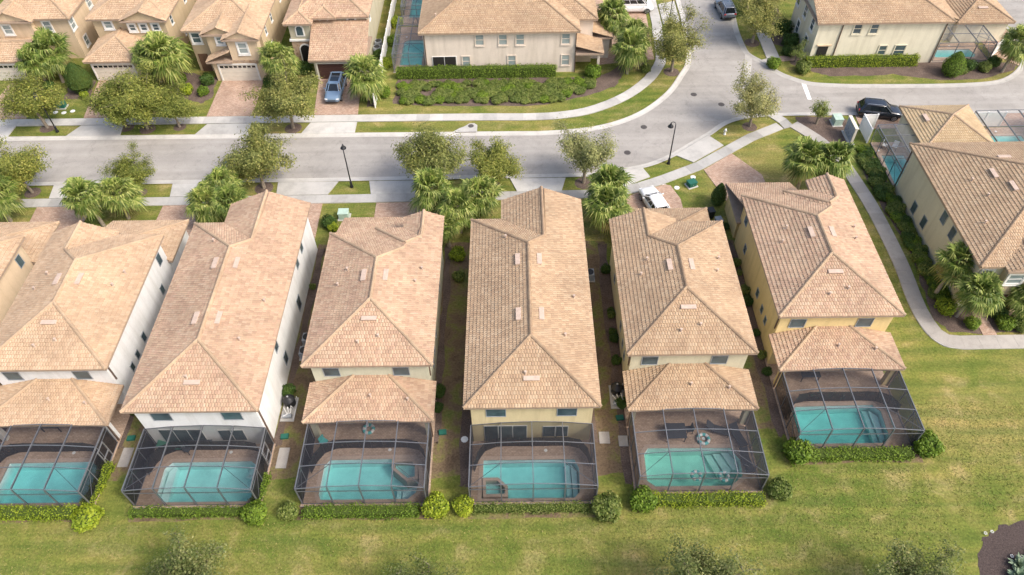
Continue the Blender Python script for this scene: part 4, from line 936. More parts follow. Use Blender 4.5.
# F6: right edge
t = thing('house', 'pale oat-walled house at the right edge with a low pyramid-roofed garage behind', 'house', (0, 0, 0), group=FG)
vol(t, 37.6, 52.0, 40.2, 56.2, ZE, 'wall_oat', 'tile_tan', vents=[('L', 37.6, 41.9, 49.6), ('F', 56.2, 43.6, 51.6), ('L', 37.6, 42.6, 47.6)], stacks=[('L', 37.6, 40.2, 49.5), ('L', 37.6, 40.6, 47.3), ('L', 37.6, 39.4, 44.5)])
vol(t, 39.6, 43.6, 39.6, 46, ZE+.04, 'wall_peach', 'tile_tan', e0='gable', e1='gable', wy0=40.0, wy1=40.64)
vol(t, 41.1, 48.4, 58.7, 66.0, 2.75, 'wall_oat', 'tile_straw', vents=[('L', 41.1, 42.6, 63.0)])
wallbox(t, 41.6, 47.9, 55.76, 59.14, 0, 2.6, 'wall_oat')
window(t, 'S', (40.9, 40.0, 4.3), 1.3, 1.1, surround=.14); window(t, 'S', (38.8, 40.65, 4.2), .9, 1.1, surround=.14)
MB().box(40.2, 41.3, 39.93, 39.999, 0, 2.3).build('front_door', 'wood_brown', t)
for y, z in ((51.7, 1.4), (49.5, 1.6), (47.4, 4.2), (45.5, 4.1)): window(t, 'W', (38.05, y, z), .85, 1.25, trim='wall_oat', glass='window_glass')
downspout(t, 38.0, 55.9, ZE-.2); garage_door(t, 'N', (44.7, 65.55, 1.1), 4.6, 2.1)
# neighbour at the right frame edge
t = thing('house', 'low white-trimmed house beyond the right frame edge behind the second cage', 'house', (0, 0, 0), group=FG)
vol(t, 56.5, 64, 58.7, 66, 2.75, 'wall_oat', 'tile_straw'); vol(t, 54.5, 64, 40.2, 55.6, ZE, 'wall_oat', 'tile_tan')
# ------------------------------------------------------------------ vegetation
def unit(v): return v/(np.linalg.norm(v, axis=-1, keepdims=True)+1e-9)
def leaf_quads(C, size, nrm=None, bias=.75, fold=.25, g=rng):
    """rhombic leaves at centres C (n,3), facing roughly along nrm"""
    n = len(C); z = unit(g.normal(size=(n, 3)))
    if nrm is not None: z = unit(z*(1-bias)+nrm*bias)
    d = unit(np.cross(z, g.normal(size=(n, 3)))); s = np.cross(z, d)
    L = size*g.uniform(.6, 1.45, (n, 1))
    return np.stack([C-d*L*.5, C+s*L*.32+z*L*fold*.3, C+d*L*.5, C-s*L*.32+z*L*fold*.3], 1)
def grow_tree(seed, hgt=5.2, spread=2.5, limbs=7, twigs=8, per=95, leaf=.135, sig=.27, fill=2600):
    """trunk, limbs and twigs; leaves sit along the twigs, so the crown has lobes and gaps"""
    g = np.random.default_rng(seed); tb = MB(); r0 = .13; th = hgt*.30; C = []; NN = []
    lean = g.normal(size=2)*.12
    tb.tube([(0, 0, -.05), (lean[0]*.4, lean[1]*.4, th*.5), (lean[0], lean[1], th), (lean[0]*1.4, lean[1]*1.4, hgt*.55)], [r0*1.3, r0, r0*.85, r0*.5], 7)
    ctr = np.array([lean[0], lean[1], hgt*.62]); a0 = g.uniform(0, 6.28)
    for i in range(limbs+2):
        s = np.array([lean[0], lean[1], th*g.uniform(.85, 1.35)])
        if i < limbs: az = a0+i*2*math.pi/limbs+g.uniform(-.35, .35); el = math.radians(g.uniform(18, 58)); L = spread*g.uniform(.8, 1.06)/max(.55, math.cos(el)*1.05)
        else: az = g.uniform(0, 6.28); el = math.radians(g.uniform(68, 86)); L = (hgt-th)*g.uniform(.7, .92)
        d = np.array([math.cos(az)*math.cos(el), math.sin(az)*math.cos(el), math.sin(el)]); L = min(L, (hgt-s[2])/max(.2, d[2]))
        e = s+d*L; m1 = s+d*L*.5+g.normal(size=3)*.12+np.array([0, 0, .12]); tb.tube([tuple(s), tuple(m1), tuple(e)], [r0*.5, r0*.32, r0*.1], 5, False)
        for k in range(twigs):
            t = .2+.82*(k+g.random())/twigs; p = s+(m1-s)*min(1, t/.5) if t < .5 else m1+(e-m1)*min(1, (t-.5)/.5)
            td = unit(d*.35+g.normal(size=3)*.75+np.array([0, 0, .22])); tl = g.uniform(.45, 1.05)*spread/2.5; q = p+td*tl
            tb.tube([tuple(p), tuple(q)], [r0*.16, r0*.05], 4, False)
            n = int(per*g.uniform(.55, 1.3)); u = g.uniform(.1, 1.12, (n, 1)); c = p+(q-p)*u+g.normal(size=(n, 3))*sig*np.array([1, 1, .7])
            C.append(c); NN.append(unit(unit(c-ctr)*.5+unit(c-(p+q)/2)*.35+np.array([.12, -.05, .75])))
    if spread > 1.5:
        n = fill; v = unit(g.normal(size=(n, 3)))*g.uniform(.25, .88, (n, 1))**.6*np.array([spread*.8, spread*.8, hgt*.30]); C.append(v+ctr); NN.append(unit(unit(v)+np.array([0, 0, .6])))
    C = np.concatenate(C); NN = np.concatenate(NN)
    return quads_mesh('crown', leaf_quads(C, leaf, NN, .62, g=g)), tb.mesh('trunk')
KINDS = {'lawn': dict(limbs=10, twigs=10, per=175, sig=.26, leaf=.12, mat='leaf_field'), 'dense': dict(limbs=9, twigs=10, per=200, sig=.31, mat='leaf_elm'), 'dense2': dict(limbs=10, twigs=10, per=200, sig=.33, mat='leaf_elm'), 'oak': dict(limbs=10, twigs=10, per=200, sig=.30, spread=2.5, mat='leaf_oak'),
         'airy': dict(limbs=9, twigs=9, per=162, sig=.26, leaf=.12, fill=1500, mat='leaf_olive'), 'airy2': dict(limbs=9, twigs=10, per=162, sig=.27, leaf=.12, mat='leaf_oak'), 'young': dict(hgt=3.2, spread=.95, limbs=6, twigs=6, per=60, sig=.2, leaf=.12, mat='leaf_shrub')}
SEED = [100]
def tree(key, x, y, s, rz, label, group='street trees', sz=None, name='street_tree', lean=(0, 0)):
    t = thing(name, label, 'tree', (x, y, 0), rz, group); t.scale = (s, s, sz or s)
    kw = dict(KINDS[key]); mat = kw.pop('mat'); SEED[0] += 1; cm, tm = grow_tree(SEED[0], **kw)
    obj('crown', cm, mat, t); obj('trunk', tm, 'branch', t)
    MB().lathe([(.75, .0), (.55, .03), (.2, .05)], 10).build('mulch_ring', 'mulch', t)
    return t
G = 'street trees'
tree('dense', -49.4, 57.2, 1.1, .3, 'leafy tree at the left frame edge on the near side of the street')
tree('dense', -38.2, 57.0, .85, 1.9, 'small yellow-green tree on the near verge above the white-walled house')
tree('oak', -25.7, 57.4, 1.3, 2.2, 'dense olive-green tree hiding the parked blue car')
tree('oak', -8.1, 57.2, 1.3, 4.0, 'dark green tree over the street beside the round kerb inlet')
tree('dense', -2.2, 57.3, 1.0, 5.2, 'yellow-green tree just left of the middle house driveway')
tree('airy', 7.0, 57.5, 1.25, .8, 'pale grey-green airy tree just right of the middle house driveway')
tree('airy', 25.9, 66.5, 1.12, 3.0, 'airy tree on the grass corner at the road junction')
tree('dense2', -52.3, 68.1, 1.2, 2.6, 'leafy tree in front of the upper left corner house by the street lamp')
tree('dense2', -40.9, 67.6, 1.2, .5, 'right one of two merged yellow-green trees on the far verge')
tree('dense', -37.4, 67.9, .95, 3.6, 'slim tree at the right side of two merged trees on the far verge')
tree('dense', -43.4, 68.0, 1.15, 1.6, 'left one of two merged yellow-green trees on the far verge')
tree('oak', -24.6, 67.4, 1.3, 3.3, 'big round green tree left of the blue car driveway')
tree('airy2', 18.9, 77.4, 1.3, 1.2, 'tree on the inside of the street bend by the curved sidewalk')
tree('airy2', 29.9, 83.6, 1.3, 4.4, 'tree on the verge right of the grey car at the top')
tree('airy2', 31.5, 91.0, 1.1, 2.4, 'tree cut by the top frame edge right of the grey car')
tree('young', 33.3, 66.8, 1.05, 0, 'small upright young tree in the mulch bed by the junction', 'young trees')
tree('young', 34.2, 79.0, .95, 1.1, 'small young tree at the corner of the ivory house', 'young trees')
bt = 'trees at the bottom edge of the lawn'
tree('lawn', -20.6, 15.7, 1.2, .4, 'tree crown cut by the bottom frame edge below the off-white house', bt, name='lawn_tree')
tree('lawn', -5.3, 15.0, 1.12, 2.0, 'low tree crown at the bottom frame edge below the green-cream house', bt, name='lawn_tree')
tree('lawn', 10.7, 15.5, 1.2, 3.7, 'tree crown at the bottom frame edge below the olive-cream house', bt, name='lawn_tree')
tree('lawn', 24.6, 15.1, 1.15, 5.0, 'tree crown at the bottom frame edge near the right mulch bed', bt, name='lawn_tree')

# palms
def palm_mesh(seed, n_fr=58, pet=.95, rad=1.05, dry=False):
    g = np.random.default_rng(seed); Q = []
    for i in range(n_fr):
        az = i*2.39996+g.uniform(-.25, .25)
        el = (math.radians(g.uniform(-55, -30)) if dry else math.radians(80-125*(i/n_fr)**.85+g.uniform(-14, 14)))
        d = np.array([math.cos(az)*math.cos(el), math.sin(az)*math.cos(el), math.sin(el)]); L = pet*g.uniform(.6, 1.25)
        base = np.array([0, 0, 0.])+d*.08; hub = base+d*L+np.array([0, 0, -.10*L])
        side = np.cross(d, [0, 0, 1]); side /= np.linalg.norm(side)+1e-6; up = np.cross(side, d)
        w_ = .022; Q.append([base-side*w_, base+side*w_, hub+side*w_*.6, hub-side*w_*.6])
        ns = 19; rr = rad*g.uniform(.7, 1.15); bend = g.uniform(.2, .75)
        for k in range(ns):
            a = math.radians(-118+236*k/(ns-1)); l = rr*(.72+.28*math.cos(a))*g.uniform(.88, 1.08)
            dr = d*math.cos(a)+side*math.sin(a); dr = dr+up*(.10*abs(math.sin(a)))
            dr /= np.linalg.norm(dr); sd = np.cross(dr, up); sd /= np.linalg.norm(sd)+1e-6; wd = .06
            m1 = hub+dr*l*.55; tip = hub+dr*l+np.array([0, 0, -bend*l*g.uniform(.5, 1.3)]); tl = up*(.02 if k % 2 else -.02)
            Q.append([hub-sd*wd*.35, hub+sd*wd*.35, m1+sd*wd+tl, m1-sd*wd-tl]); Q.append([m1-sd*wd-tl, m1+sd*wd+tl, tip+sd*.008, tip-sd*.008])
    return quads_mesh('fronds', np.array(Q))
PALM = [palm_mesh(s) for s in (11, 12, 13)]; DRY = palm_mesh(21, 9, .9, .95, True)
for me in PALM: me.materials.append(MATS['leaf_palm'])
DRY.materials.append(MATS['leaf_palm_dry'])
def palm(x, y, h, s, k, rz, label, lean=(.3, .1), group='fan palms', dry=True):
    t = thing('fan_palm', label, 'palm', (x, y, 0), 0, group); top = Vector((lean[0], lean[1], h))
    o = obj('fronds', PALM[k % 3], None, t); o.location = top; o.rotation_euler = (0, 0, rz); o.scale = (s, s, s)
    if dry: o = obj('dry_fronds', DRY, None, t); o.location = top; o.rotation_euler = (0, 0, rz+1); o.scale = (s, s, s)
    mb = MB().tube([(0, 0, -.05), (lean[0]*.25, lean[1]*.25, h*.4), (lean[0]*.6, lean[1]*.6, h*.75), tuple(top)], [.2, .15, .14, .17], 9)
    for q in range(10):      # boot stubs under the crown
        a = q*2.4; z = h-.15-q*.07; mb.beam((top.x+.12*math.cos(a), top.y+.12*math.sin(a), z), (top.x+.3*math.cos(a), top.y+.3*math.sin(a), z+.22), .07, .03)
    mb.build('trunk', 'palm_bark', t, smooth=False)
    return t
P = palm
P(-54.1, 77.1, 3.9, 1.4, 0, .2, 'palm with bare leaning trunk in front of the upper left corner house', (-.2, .9))
P(-40.6, 76.2, 3.9, 1.6, 1, .9, 'big bright palm in front of the three-window gable house', (.1, .4))
P(-42.2, 76.9, 3.3, 1.25, 2, 2.1, 'smaller palm left behind the big bright palm of the three-window house', (-.1, .2))
P(-55.6, 76.4, 3.4, 1.2, 1, 3.1, 'left palm of the two in front of the upper left corner house', (-.2, .3))
P(-27.3, 75.6, 3.6, 1.25, 2, 2.0, 'palm between the stepped-gable house and the turret house', (.2, .3))
P(-16.9, 72.6, 3.4, 1.3, 0, 3.0, 'palm at the right side of the blue car driveway by the white fence', (.2, .1))
P(-40.3, 52.2, 3.6, 1.12, 1, 1.0, 'left palm of the pair in front of the white-walled house', (-.6, .4))
P(-38.2, 53.2, 3.2, 1.12, 2, 2.5, 'right palm of the pair in front of the white-walled house', (.3, .2))
P(-49.8, 53.0, 3.6, 1.1, 0, .7, 'palm at the left frame edge on the near side of the street', (.4, .2))
P(-27.9, 53.4, 3.9, 1.1, 1, 3.9, 'upper palm of the dense clump in front of the long off-white house', (.0, .1))
P(-28.9, 51.9, 3.2, 1.1, 0, 2.2, 'lower left palm of the dense clump in front of the long off-white house', (-.1, 0))
P(-26.9, 51.6, 3.4, 1.05, 2, 5.2, 'lower right palm of the dense clump in front of the long off-white house', (.1, 0))
P(-7.7, 52.8, 3.7, 1.2, 2, .1, 'upper left palm of the clump between green-cream and pale yellow house', (-.2, 0))
P(-5.3, 50.6, 3.4, 1.1, 0, 1.4, 'lower palm of the clump between green-cream and pale yellow house', (0, 0))
P(-3.6, 52.0, 3.6, 1.2, 1, 2.9, 'right palm of the clump between green-cream and pale yellow house', (.2, .1))
P(-6.3, 48.8, 2.9, .8, 2, 4.4, 'short dark palm deep between green-cream and pale yellow house', (0, 0))
P(8.7, 53.0, 3.7, 1.2, 0, .6, 'upper palm in front of the gap left of the olive-cream house', (.1, 0))
P(8.4, 50.6, 3.6, 1.2, 1, 4.6, 'lower palm in front of the gap left of the olive-cream house', (.1, -.1))
P(12.1, 83.0, 4.2, 1.3, 2, .3, 'palm at the top edge left of the white van', (0, .3))
P(13.6, 77.2, 3.6, 1.25, 0, 1.7, 'palm with bare trunk right of the side-on house entry', (.2, .2))
P(14.3, 80.0, 3.4, 1.2, 1, 4.1, 'palm between the white van and the curved sidewalk', (.1, .1))
P(28.2, 55.6, 4.4, 1.25, 1, .9, 'left palm of the pair beside the golden yellow house front', (-.1, .2))
P(30.3, 55.6, 4.2, 1.25, 2, 2.7, 'right palm of the pair beside the golden yellow house front', (.3, .1))
P(36.7, 41.8, 4.0, 1.0, 0, 3.4, 'rear palm leaning over the oat-walled house corner by the footpath', (.7, .6))
P(37.8, 39.6, 3.6, 1.05, 1, 5.6, 'front palm with dry lower leaves beside the footpath bend', (.3, -.3))
P(57.9, 76.4, 3.6, 1.2, 2, 1.2, 'palm at the right frame edge near the top pool', (.6, .5))
P(42.3, 39.2, 2.9, .9, 0, 2.0, 'palm at the right frame edge beside the footpath', (.2, .1))

# hedges and shrubs
def box_leaves(L_, D_, H_, dens, leaf, seed, bulge=.06):
    g = np.random.default_rng(seed); out = []
    nr = []
    for (a, b, fn, nv) in ((L_, D_, lambda u, v: (u*L_, v*D_, H_), (0, 0, 1)), (L_, H_, lambda u, v: (u*L_, 0, v*H_), (0, -1, .4)), (L_, H_, lambda u, v: (u*L_, D_, v*H_), (0, 1, .4)), (D_, H_, lambda u, v: (0, u*D_, v*H_), (-1, 0, .4)), (D_, H_, lambda u, v: (L_, u*D_, v*H_), (1, 0, .4))):
        n = int(a*b*dens); uv = g.random((n, 2)); nr.append(np.tile(np.array(nv, float), (n, 1))); out.append(np.array([fn(u, v) for u, v in uv]).reshape(-1, 3)+g.normal(size=(n, 3))*bulge)
    C = np.concatenate(out); C[:, 2] += .06*np.sin(C[:, 0]*2.1+seed)+.04*np.sin(C[:, 0]*5.3); C[:, 1] += .05*np.sin(C[:, 0]*1.3+seed*2)
    thin = np.sin(C[:, 0]*2.7+seed)+np.sin(C[:, 0]*6.1+seed*3)+g.normal(size=len(C))*.8 > -1.7
    return C[thin], unit(np.concatenate(nr))[thin]
def hedge(label, x0, y0, L_, D_, H_, mat, seed, rz=0, dens=170, leaf=.11, group='clipped hedges', name='hedge'):
    t = thing(name, label, 'hedge', (x0, y0, 0), rz, group)
    me = quads_mesh('foliage', leaf_quads(*(lambda q: (q[0], leaf, q[1], .55))(box_leaves(L_, D_, H_, dens, leaf, seed)))); obj('foliage', me, mat, t)
    MB().box(.1, L_-.1, .1, D_-.1, 0, H_-.08).build('shade_core', 'hedge_core', t); return t  # solid dark box added behind the leaves for the shaded inside
hedge('long lime-yellow hedge under the pool cage of the white-walled house', -40.5, 22.05, 9.0, .85, .75, 'leaf_lime', 1)
hedge('lime-yellow hedge running up the right side of that white house cage', -30.62, 22.9, 3.4, .75, .7, 'leaf_lime', 2, rz=R(80))
hedge('low dark green hedge below the cage of the long off-white house', -27.6, 22.15, 8.4, .65, .55, 'leaf_hedge', 3)
hedge('green hedge on the right side of the off-white house cage', -18.55, 22.6, 2.7, .7, .65, 'leaf_hedge', 4, rz=R(84))
hedge('yellow-green hedge below the cage of the green-cream house', -15.3, 21.95, 8.2, .85, .65, 'leaf_hedge', 5)
hedge('thin dark hedge below the cage of the long pale yellow house', -3.3, 22.2, 8.3, .65, .5, 'leaf_shrub', 6)
hedge('bright clipped hedge below the cage of the olive-cream house', 9.2, 22.55, 8.2, .85, .75, 'leaf_lime', 7)
hedge('green clipped hedge below the cage of the golden yellow house', 21.4, 25.95, 7.7, .9, .7, 'leaf_hedge', 8)
hedge('long tall clipped hedge in front of the side-on house at the top', -13.9, 76.55, 19.0, .9, 1.35, 'leaf_hedge', 9, dens=130)
hedge('long lime-green clipped hedge in front of the ivory house', 34.9, 77.75, 13.4, .85, 1.25, 'leaf_lime', 10, dens=130)
def ball_mesh(seed, n, leaf, sq=.85):
    g = np.random.default_rng(seed); v = g.normal(size=(n, 3)); v /= np.linalg.norm(v, axis=1)[:, None]; v = v[v[:, 2] > -.55]
    ph = g.uniform(0, 6, 4); k = 1+.10*np.sin(3*np.arctan2(v[:, 1], v[:, 0])+ph[0])+.09*np.sin(5*v[:, 2]+ph[1])+.07*np.sin(7*v[:, 0]+ph[2])
    r = k[:, None]*g.uniform(.72, 1.04, (len(v), 1)); C = v*r*.5; C[:, 2] = C[:, 2]*sq+.40*sq
    return quads_mesh('foliage', leaf_quads(C, leaf, unit(v+np.array([0, 0, .3])), .55))
BALL = {k: [ball_mesh(s, 1700, .105) for s in (31, 32)] for k in ('a',)}['a']
CORE = MB().lathe([(.05, 0), (.36, .06), (.43, .3), (.33, .58), (.08, .68)], 9).mesh('shade_core'); CORE.materials.append(MATS['hedge_core'])  # solid dark filler standing for the shaded inside of a shrub
SB = {}
def shrub(x, y, s, mat, label, group, name='round_shrub', sz=None, cat='shrub'):
    t = thing(name, label, cat, (x, y, 0), random.uniform(0, 6), group); t.scale = (s, s, sz or s)
    k = (mat, random.randrange(2))
    if k not in SB: SB[k] = BALL[k[1]].copy(); SB[k].materials.append(MATS[mat])
    obj('foliage', SB[k], None, t); obj('shade_core', CORE, None, t); return t
cs_ = 'round shrubs at the pool cage corners'
shrub(-30.5, 22.1, 2.01, 'leaf_lime', 'big lime-yellow round shrub at the corner of the white house cage', cs_, sz=1.3)
shrub(-18.6, 22.2, 1.72, 'leaf_hedge', 'round shrub at the right front corner of the off-white house cage', cs_)
shrub(-16.3, 22.4, 1.38, 'leaf_shrub', 'loose shrub at the left front corner of the green-cream house cage', cs_)
shrub(-5.9, 22.6, 1.84, 'leaf_lime', 'bright round shrub at the right front corner of the green-cream house cage', cs_)
shrub(-3.95, 22.6, 1.49, 'leaf_lime', 'smaller bright round shrub at the left front corner of the pale yellow house cage', cs_)
shrub(6.2, 22.3, 2.07, 'leaf_shrub', 'big olive round shrub at the right front corner of the pale yellow house cage', cs_)
shrub(8.75, 22.9, 1.84, 'leaf_hedge', 'round shrub at the left end of the bright clipped hedge', cs_)
shrub(18.6, 23.6, 1.67, 'leaf_shrub', 'round shrub at the right front corner of the olive-cream house cage', cs_, sz=1.6)
shrub(20.6, 26.5, 2.01, 'leaf_hedge', 'round shrub at the left front corner of the golden house cage', cs_)
shrub(30.3, 26.9, 1.95, 'leaf_hedge', 'round shrub at the right front corner of the golden house cage', cs_, sz=2.0)
# ground cover between the footpath and the oat-walled house
for k_ in range(62):
    y = 41.6+k_*.335; x0 = np.interp(y, [41, 45, 50, 55, 58, 62.5], [36.35, 36.6, 36.7, 36.0, 35.9, 36.3]); x = x0+.2+random.random()*(37.55-x0-.3)
    shrub(x, y, random.uniform(.95, 1.5), random.choice(['leaf_shrub', 'leaf_shrub', 'leaf_dark', 'leaf_hedge']), 'low bush in the planted strip between footpath and oat-walled house', 'bushes along the footpath strip', 'low_bush', sz=random.uniform(.7, 1.05))
# odd shrubs along the walls in the side gaps
gapn = ['leftmost gap beside the white-walled house', 'gap between white-walled and off-white house', 'gap between off-white and green-cream house', 'gap between green-cream and pale yellow house', 'gap between pale yellow and olive-cream house', 'gap between olive-cream and golden house']
for i in range(6):
    xa = LOTS[i]+W-OV; xb = LOTS[i+1]+OV
    for k_ in range(15):
        y = (30.5 if i < 5 else 34)+k_*1.15+random.uniform(-.6, .6); x = random.choice([xa+.4, xb-.4, xb-.45])
        shrub(x, y, random.uniform(.55, 1.15), random.choice(['leaf_shrub', 'leaf_dark', 'leaf_dark']), 'small wall shrub in the '+gapn[i], 'shrubs in the side gaps', 'wall_shrub')
# rows of small shrubs in front of the side-on house
gcv = 'low shrubs in the bed before the side-on house'
for r_ in range(5):
    for k_ in range(21):
        x = -12.9+k_*1.08+random.uniform(-.25, .25)+(r_ % 2)*.5; y = 72.0+r_*.82+random.uniform(-.2, .2)
        if y < 71.5 or (x > 4.5 and y < 71.7+(x-4.5)*.55) or x > 10.8 or random.random() < .1: continue
        shrub(x, y, random.uniform(1.05, 1.6), random.choice(['leaf_shrub', 'leaf_shrub', 'leaf_shrub', 'leaf_hedge']), 'low round shrub planted in rows before the long hedge at the top', gcv, 'low_shrub', sz=random.uniform(.55, .85))
for x, y, s, mt, lb in ((-15.0, 73.3, 1.5, 'leaf_hedge', 'flat green shrub right of the white fence end'), (9.4, 76.6, 1.9, 'leaf_hedge', 'dark clipped shrub at the side-on house porch'),
        (31.2, 78.1, 1.6, 'leaf_hedge', 'shrub at the curved verge before the ivory house'), (34.4, 77.0, 1.8, 'leaf_shrub', 'flat shrub at the left end of the ivory house hedge'),
        (33.6, 80.8, 1.5, 'leaf_dark', 'dark shrub beside the ivory house left wall'), (34.4, 82.8, 2.0, 'leaf_dark', 'large dark shrub below the ivory house windows'), (34.2, 86, 2.2, 'leaf_dark', 'dark bush at the top beside the ivory house'),
        (54.0, 77.0, 1.6, 'leaf_dark', 'dark shrub right of the clipped cone at the top right'), (55.8, 76.7, 1.5, 'leaf_shrub', 'low shrub before the pale cage at the top right'), (57.3, 77.8, 1.5, 'leaf_dark', 'dark shrub under the pale cage corner at the top right'), (53.0, 76.2, 1.1, 'leaf_shrub', 'small shrub at the foot of the clipped cone at the top right'),
        (37.0, 40.2, 1.6, 'leaf_lime', 'bright lime shrub at the foot of the footpath palms'), (38.6, 38.5, 1.2, 'leaf_hedge', 'green shrub left of the brick entry path'), (41.3, 38.4, 1.5, 'leaf_hedge', 'green shrub right of the brick entry path'), (42.6, 38.2, 1.6, 'leaf_shrub', 'shrub at the right frame edge beside the footpath'), (41.2, 39.8, 1.8, 'leaf_dark', 'dark shrub under the oat house gable window'),
        (-38.4, 74.5, 1.5, 'leaf_lime', 'bright yellow-green shrub left of the stepped-gable house driveway'), (-36.4, 74.2, 1.3, 'leaf_hedge', 'green shrub beside the stepped-gable house driveway'), (-36.4, 76.4, 1.6, 'leaf_dark', 'dark shrub at the stepped-gable house entry'), (-39.8, 76.6, 1.6, 'leaf_hedge', 'green shrub under the big bright palm'),
        (-28.9, 75.8, 1.5, 'leaf_dark', 'dark shrub right of the stepped-gable house garage'), (-25.2, 78.4, 1.8, 'leaf_dark', 'dark shrub at the turret house entry'), (-24.6, 74.6, 1.3, 'leaf_shrub', 'shrub left of the blue car driveway'),
        (-50.2, 73.8, 1.0, 'leaf_lime', 'small lime shrub at the foot of the clipped cone on the left'), (-18.1, 51.8, 1.4, 'leaf_dark', 'dark round shrub at the front corner of the off-white house'), (-17.6, 51.2, 1.0, 'leaf_lime', 'small lime shrub beside the dark round shrub'),
        (-5.4, 47.2, 1.5, 'leaf_lime', 'lime shrub in the gap right of the green-cream house'), (-5.2, 44.6, 1.1, 'leaf_shrub', 'small shrub deeper in the gap right of the green-cream house'), (-3.2, 49.4, 1.3, 'leaf_lime', 'yellow shrub at the left front corner of the pale yellow house'),
        (10.0, 50.4, 1.3, 'leaf_lime', 'yellow shrub under the palms of the olive-cream house'), (-15.3, 79.5, 1.5, 'leaf_lime', 'bright shrub between the white fence and the dark cage'), (-15.2, 84.5, 1.5, 'leaf_hedge', 'green shrub between the white fence and the dark cage'), (-15.1, 89, 1.6, 'leaf_lime', 'bright shrub at the top between white fence and cage'), (-16.6, 81.5, 1.3, 'leaf_dark', 'dark shrub left of the white fence'),
        (-55.0, 75.6, 1.4, 'leaf_dark', 'dark shrub at the foot of the bare palm trunk'), (15.8, 77.6, 1.2, 'leaf_shrub', 'shrub in the mulch beside the curved sidewalk')):
    shrub(x, y, s, mt, lb, 'garden shrubs')
# clipped cones
def cone(x, y, r, h, label, mat='leaf_dark'):
    g = np.random.default_rng(int(abs(x)*10)); n = 2600; u = g.random(n)**.75; a = g.uniform(0, 2*math.pi, n)
    rr = r*np.sin(np.pi*(.12+.86*u))**.75*(1-.35*u)*g.uniform(.86, 1.03, n); C = np.stack([rr*np.cos(a), rr*np.sin(a), u*h], 1)
    t = thing('clipped_cone_bush', label, 'bush', (x, y, 0), 0, 'clipped cone bushes'); obj('foliage', quads_mesh('foliage', leaf_quads(C, .11, unit(np.stack([np.cos(a), np.sin(a), .5+0*a], 1)), .6)), mat, t)
    MB().lathe([(r*.3, 0), (r*.8, h*.25), (r*.7, h*.5), (r*.3, h*.85), (.02, h*.95)], 10).build('shade_core', 'hedge_core', t); return t  # dark solid filler under the leaves, shade put in as colour
cone(-51.0, 75.4, 1.75, 3.6, 'large dark clipped cone bush left of the hipped garage'); cone(51.6, 76.0, 1.5, 3.0, 'dark clipped cone bush before the top right pool', 'leaf_hedge'); cone(20.0, 54.2, .85, 2.6, 'dark clipped cone bush at the golden house front corner')
# silver-leaved plant at the bottom right
g_ = np.random.default_rng(5); Q = []
for i in range(70):
    a = g_.uniform(0, 6.28); L_ = g_.uniform(.4, .8); el = g_.uniform(.25, 1.3); d = np.array([math.cos(a)*math.cos(el), math.sin(a)*math.cos(el), math.sin(el)]); s = np.cross(d, [0, 0, 1]); s /= np.linalg.norm(s)
    m_ = d*L_*.55; tp = d*L_+np.array([0, 0, -.12*L_]); Q.append([s*.03, -s*.03, m_-s*.10, m_+s*.10]); Q.append([m_+s*.10, m_-s*.10, tp-s*.01, tp+s*.01])
SIL = quads_mesh('leaves', np.array(Q)); SIL.materials.append(MATS['leaf_silver'])
for x, y, s in ((33.0, 17.4, 1.3), (34.1, 17.6, 1.2), (33.6, 16.6, 1.3), (35.2, 17.2, 1.3), (34.7, 16.2, 1.2), (36.2, 17.6, 1.2), (32.6, 16.4, 1.1), (33.4, 18.2, 1.2), (34.6, 18.4, 1.3), (35.6, 18.3, 1.2), (36.6, 19.0, 1.1)):
    t = thing('silver_leaved_plant', 'silvery broad-leaved plant in the bottom right mulch bed', 'plant', (x, y, 0), random.uniform(0, 6), 'silvery plants in the bottom right bed'); t.scale = (s, s, s); obj('leaves', SIL, None, t)
for k_, (x, y) in enumerate(((32.1, 20.4), (32.6, 20.5), (33.2, 18.8), (33.7, 18.7))):
    mb = MB()
    for q in range(6): a = q*1.05; mb.lathe([(.01, .1), (.04, .13), (.03, .16), (.01, .17)], 6, (.09*math.cos(a), .09*math.sin(a)))
    for q in range(6): a = q*1.05; mb.tube([(0, 0, 0), (.09*math.cos(a), .09*math.sin(a), .14)], .008, 4)
    tag(mb.build('white_flower', 'pvc'), 'small white flower clump at the bottom right mulch bed', 'flower', 'white flowers in the bottom right bed').location = (x, y, 0)
# loose grass blades over the near lawn give it a real nap
def grass_patch():
    n = 90000; g = np.random.default_rng(77); x = g.uniform(-46, 46, n); y = g.uniform(12.5, 31, n)
    keep = ((x < 29.9) & (y < 22.4)) | ((x > 31) & (y < 36) & ~((x > 30.4) & (y < 21.6))) | ((x > 19.5) & (x < 29.9) & (y < 25.6))
    x, y = x[keep], y[keep]; n = len(x); a = g.uniform(0, 6.28, n); h = g.uniform(.03, .075, n); w_ = g.uniform(.02, .05, n); lx, ly = g.normal(size=n)*.05, g.normal(size=n)*.05
    B = np.stack([x, y, np.zeros(n)], 1); s = np.stack([np.cos(a)*w_, np.sin(a)*w_, np.zeros(n)], 1); T = B+np.stack([lx, ly, h], 1)
    return quads_mesh('grass', np.stack([B-s, B+s, T+s*.2, T-s*.2], 1))
m_leaf('grass_blade', [(.11, .165, .026), (.17, .21, .042), (.25, .245, .07), (.33, .285, .12), (.14, .19, .03)], .2, .8)
o = stuff(obj('grass', grass_patch(), 'grass_blade')); o['label'] = 'mown yellow-green lawn grass behind the pool cages'; o['category'] = 'grass'
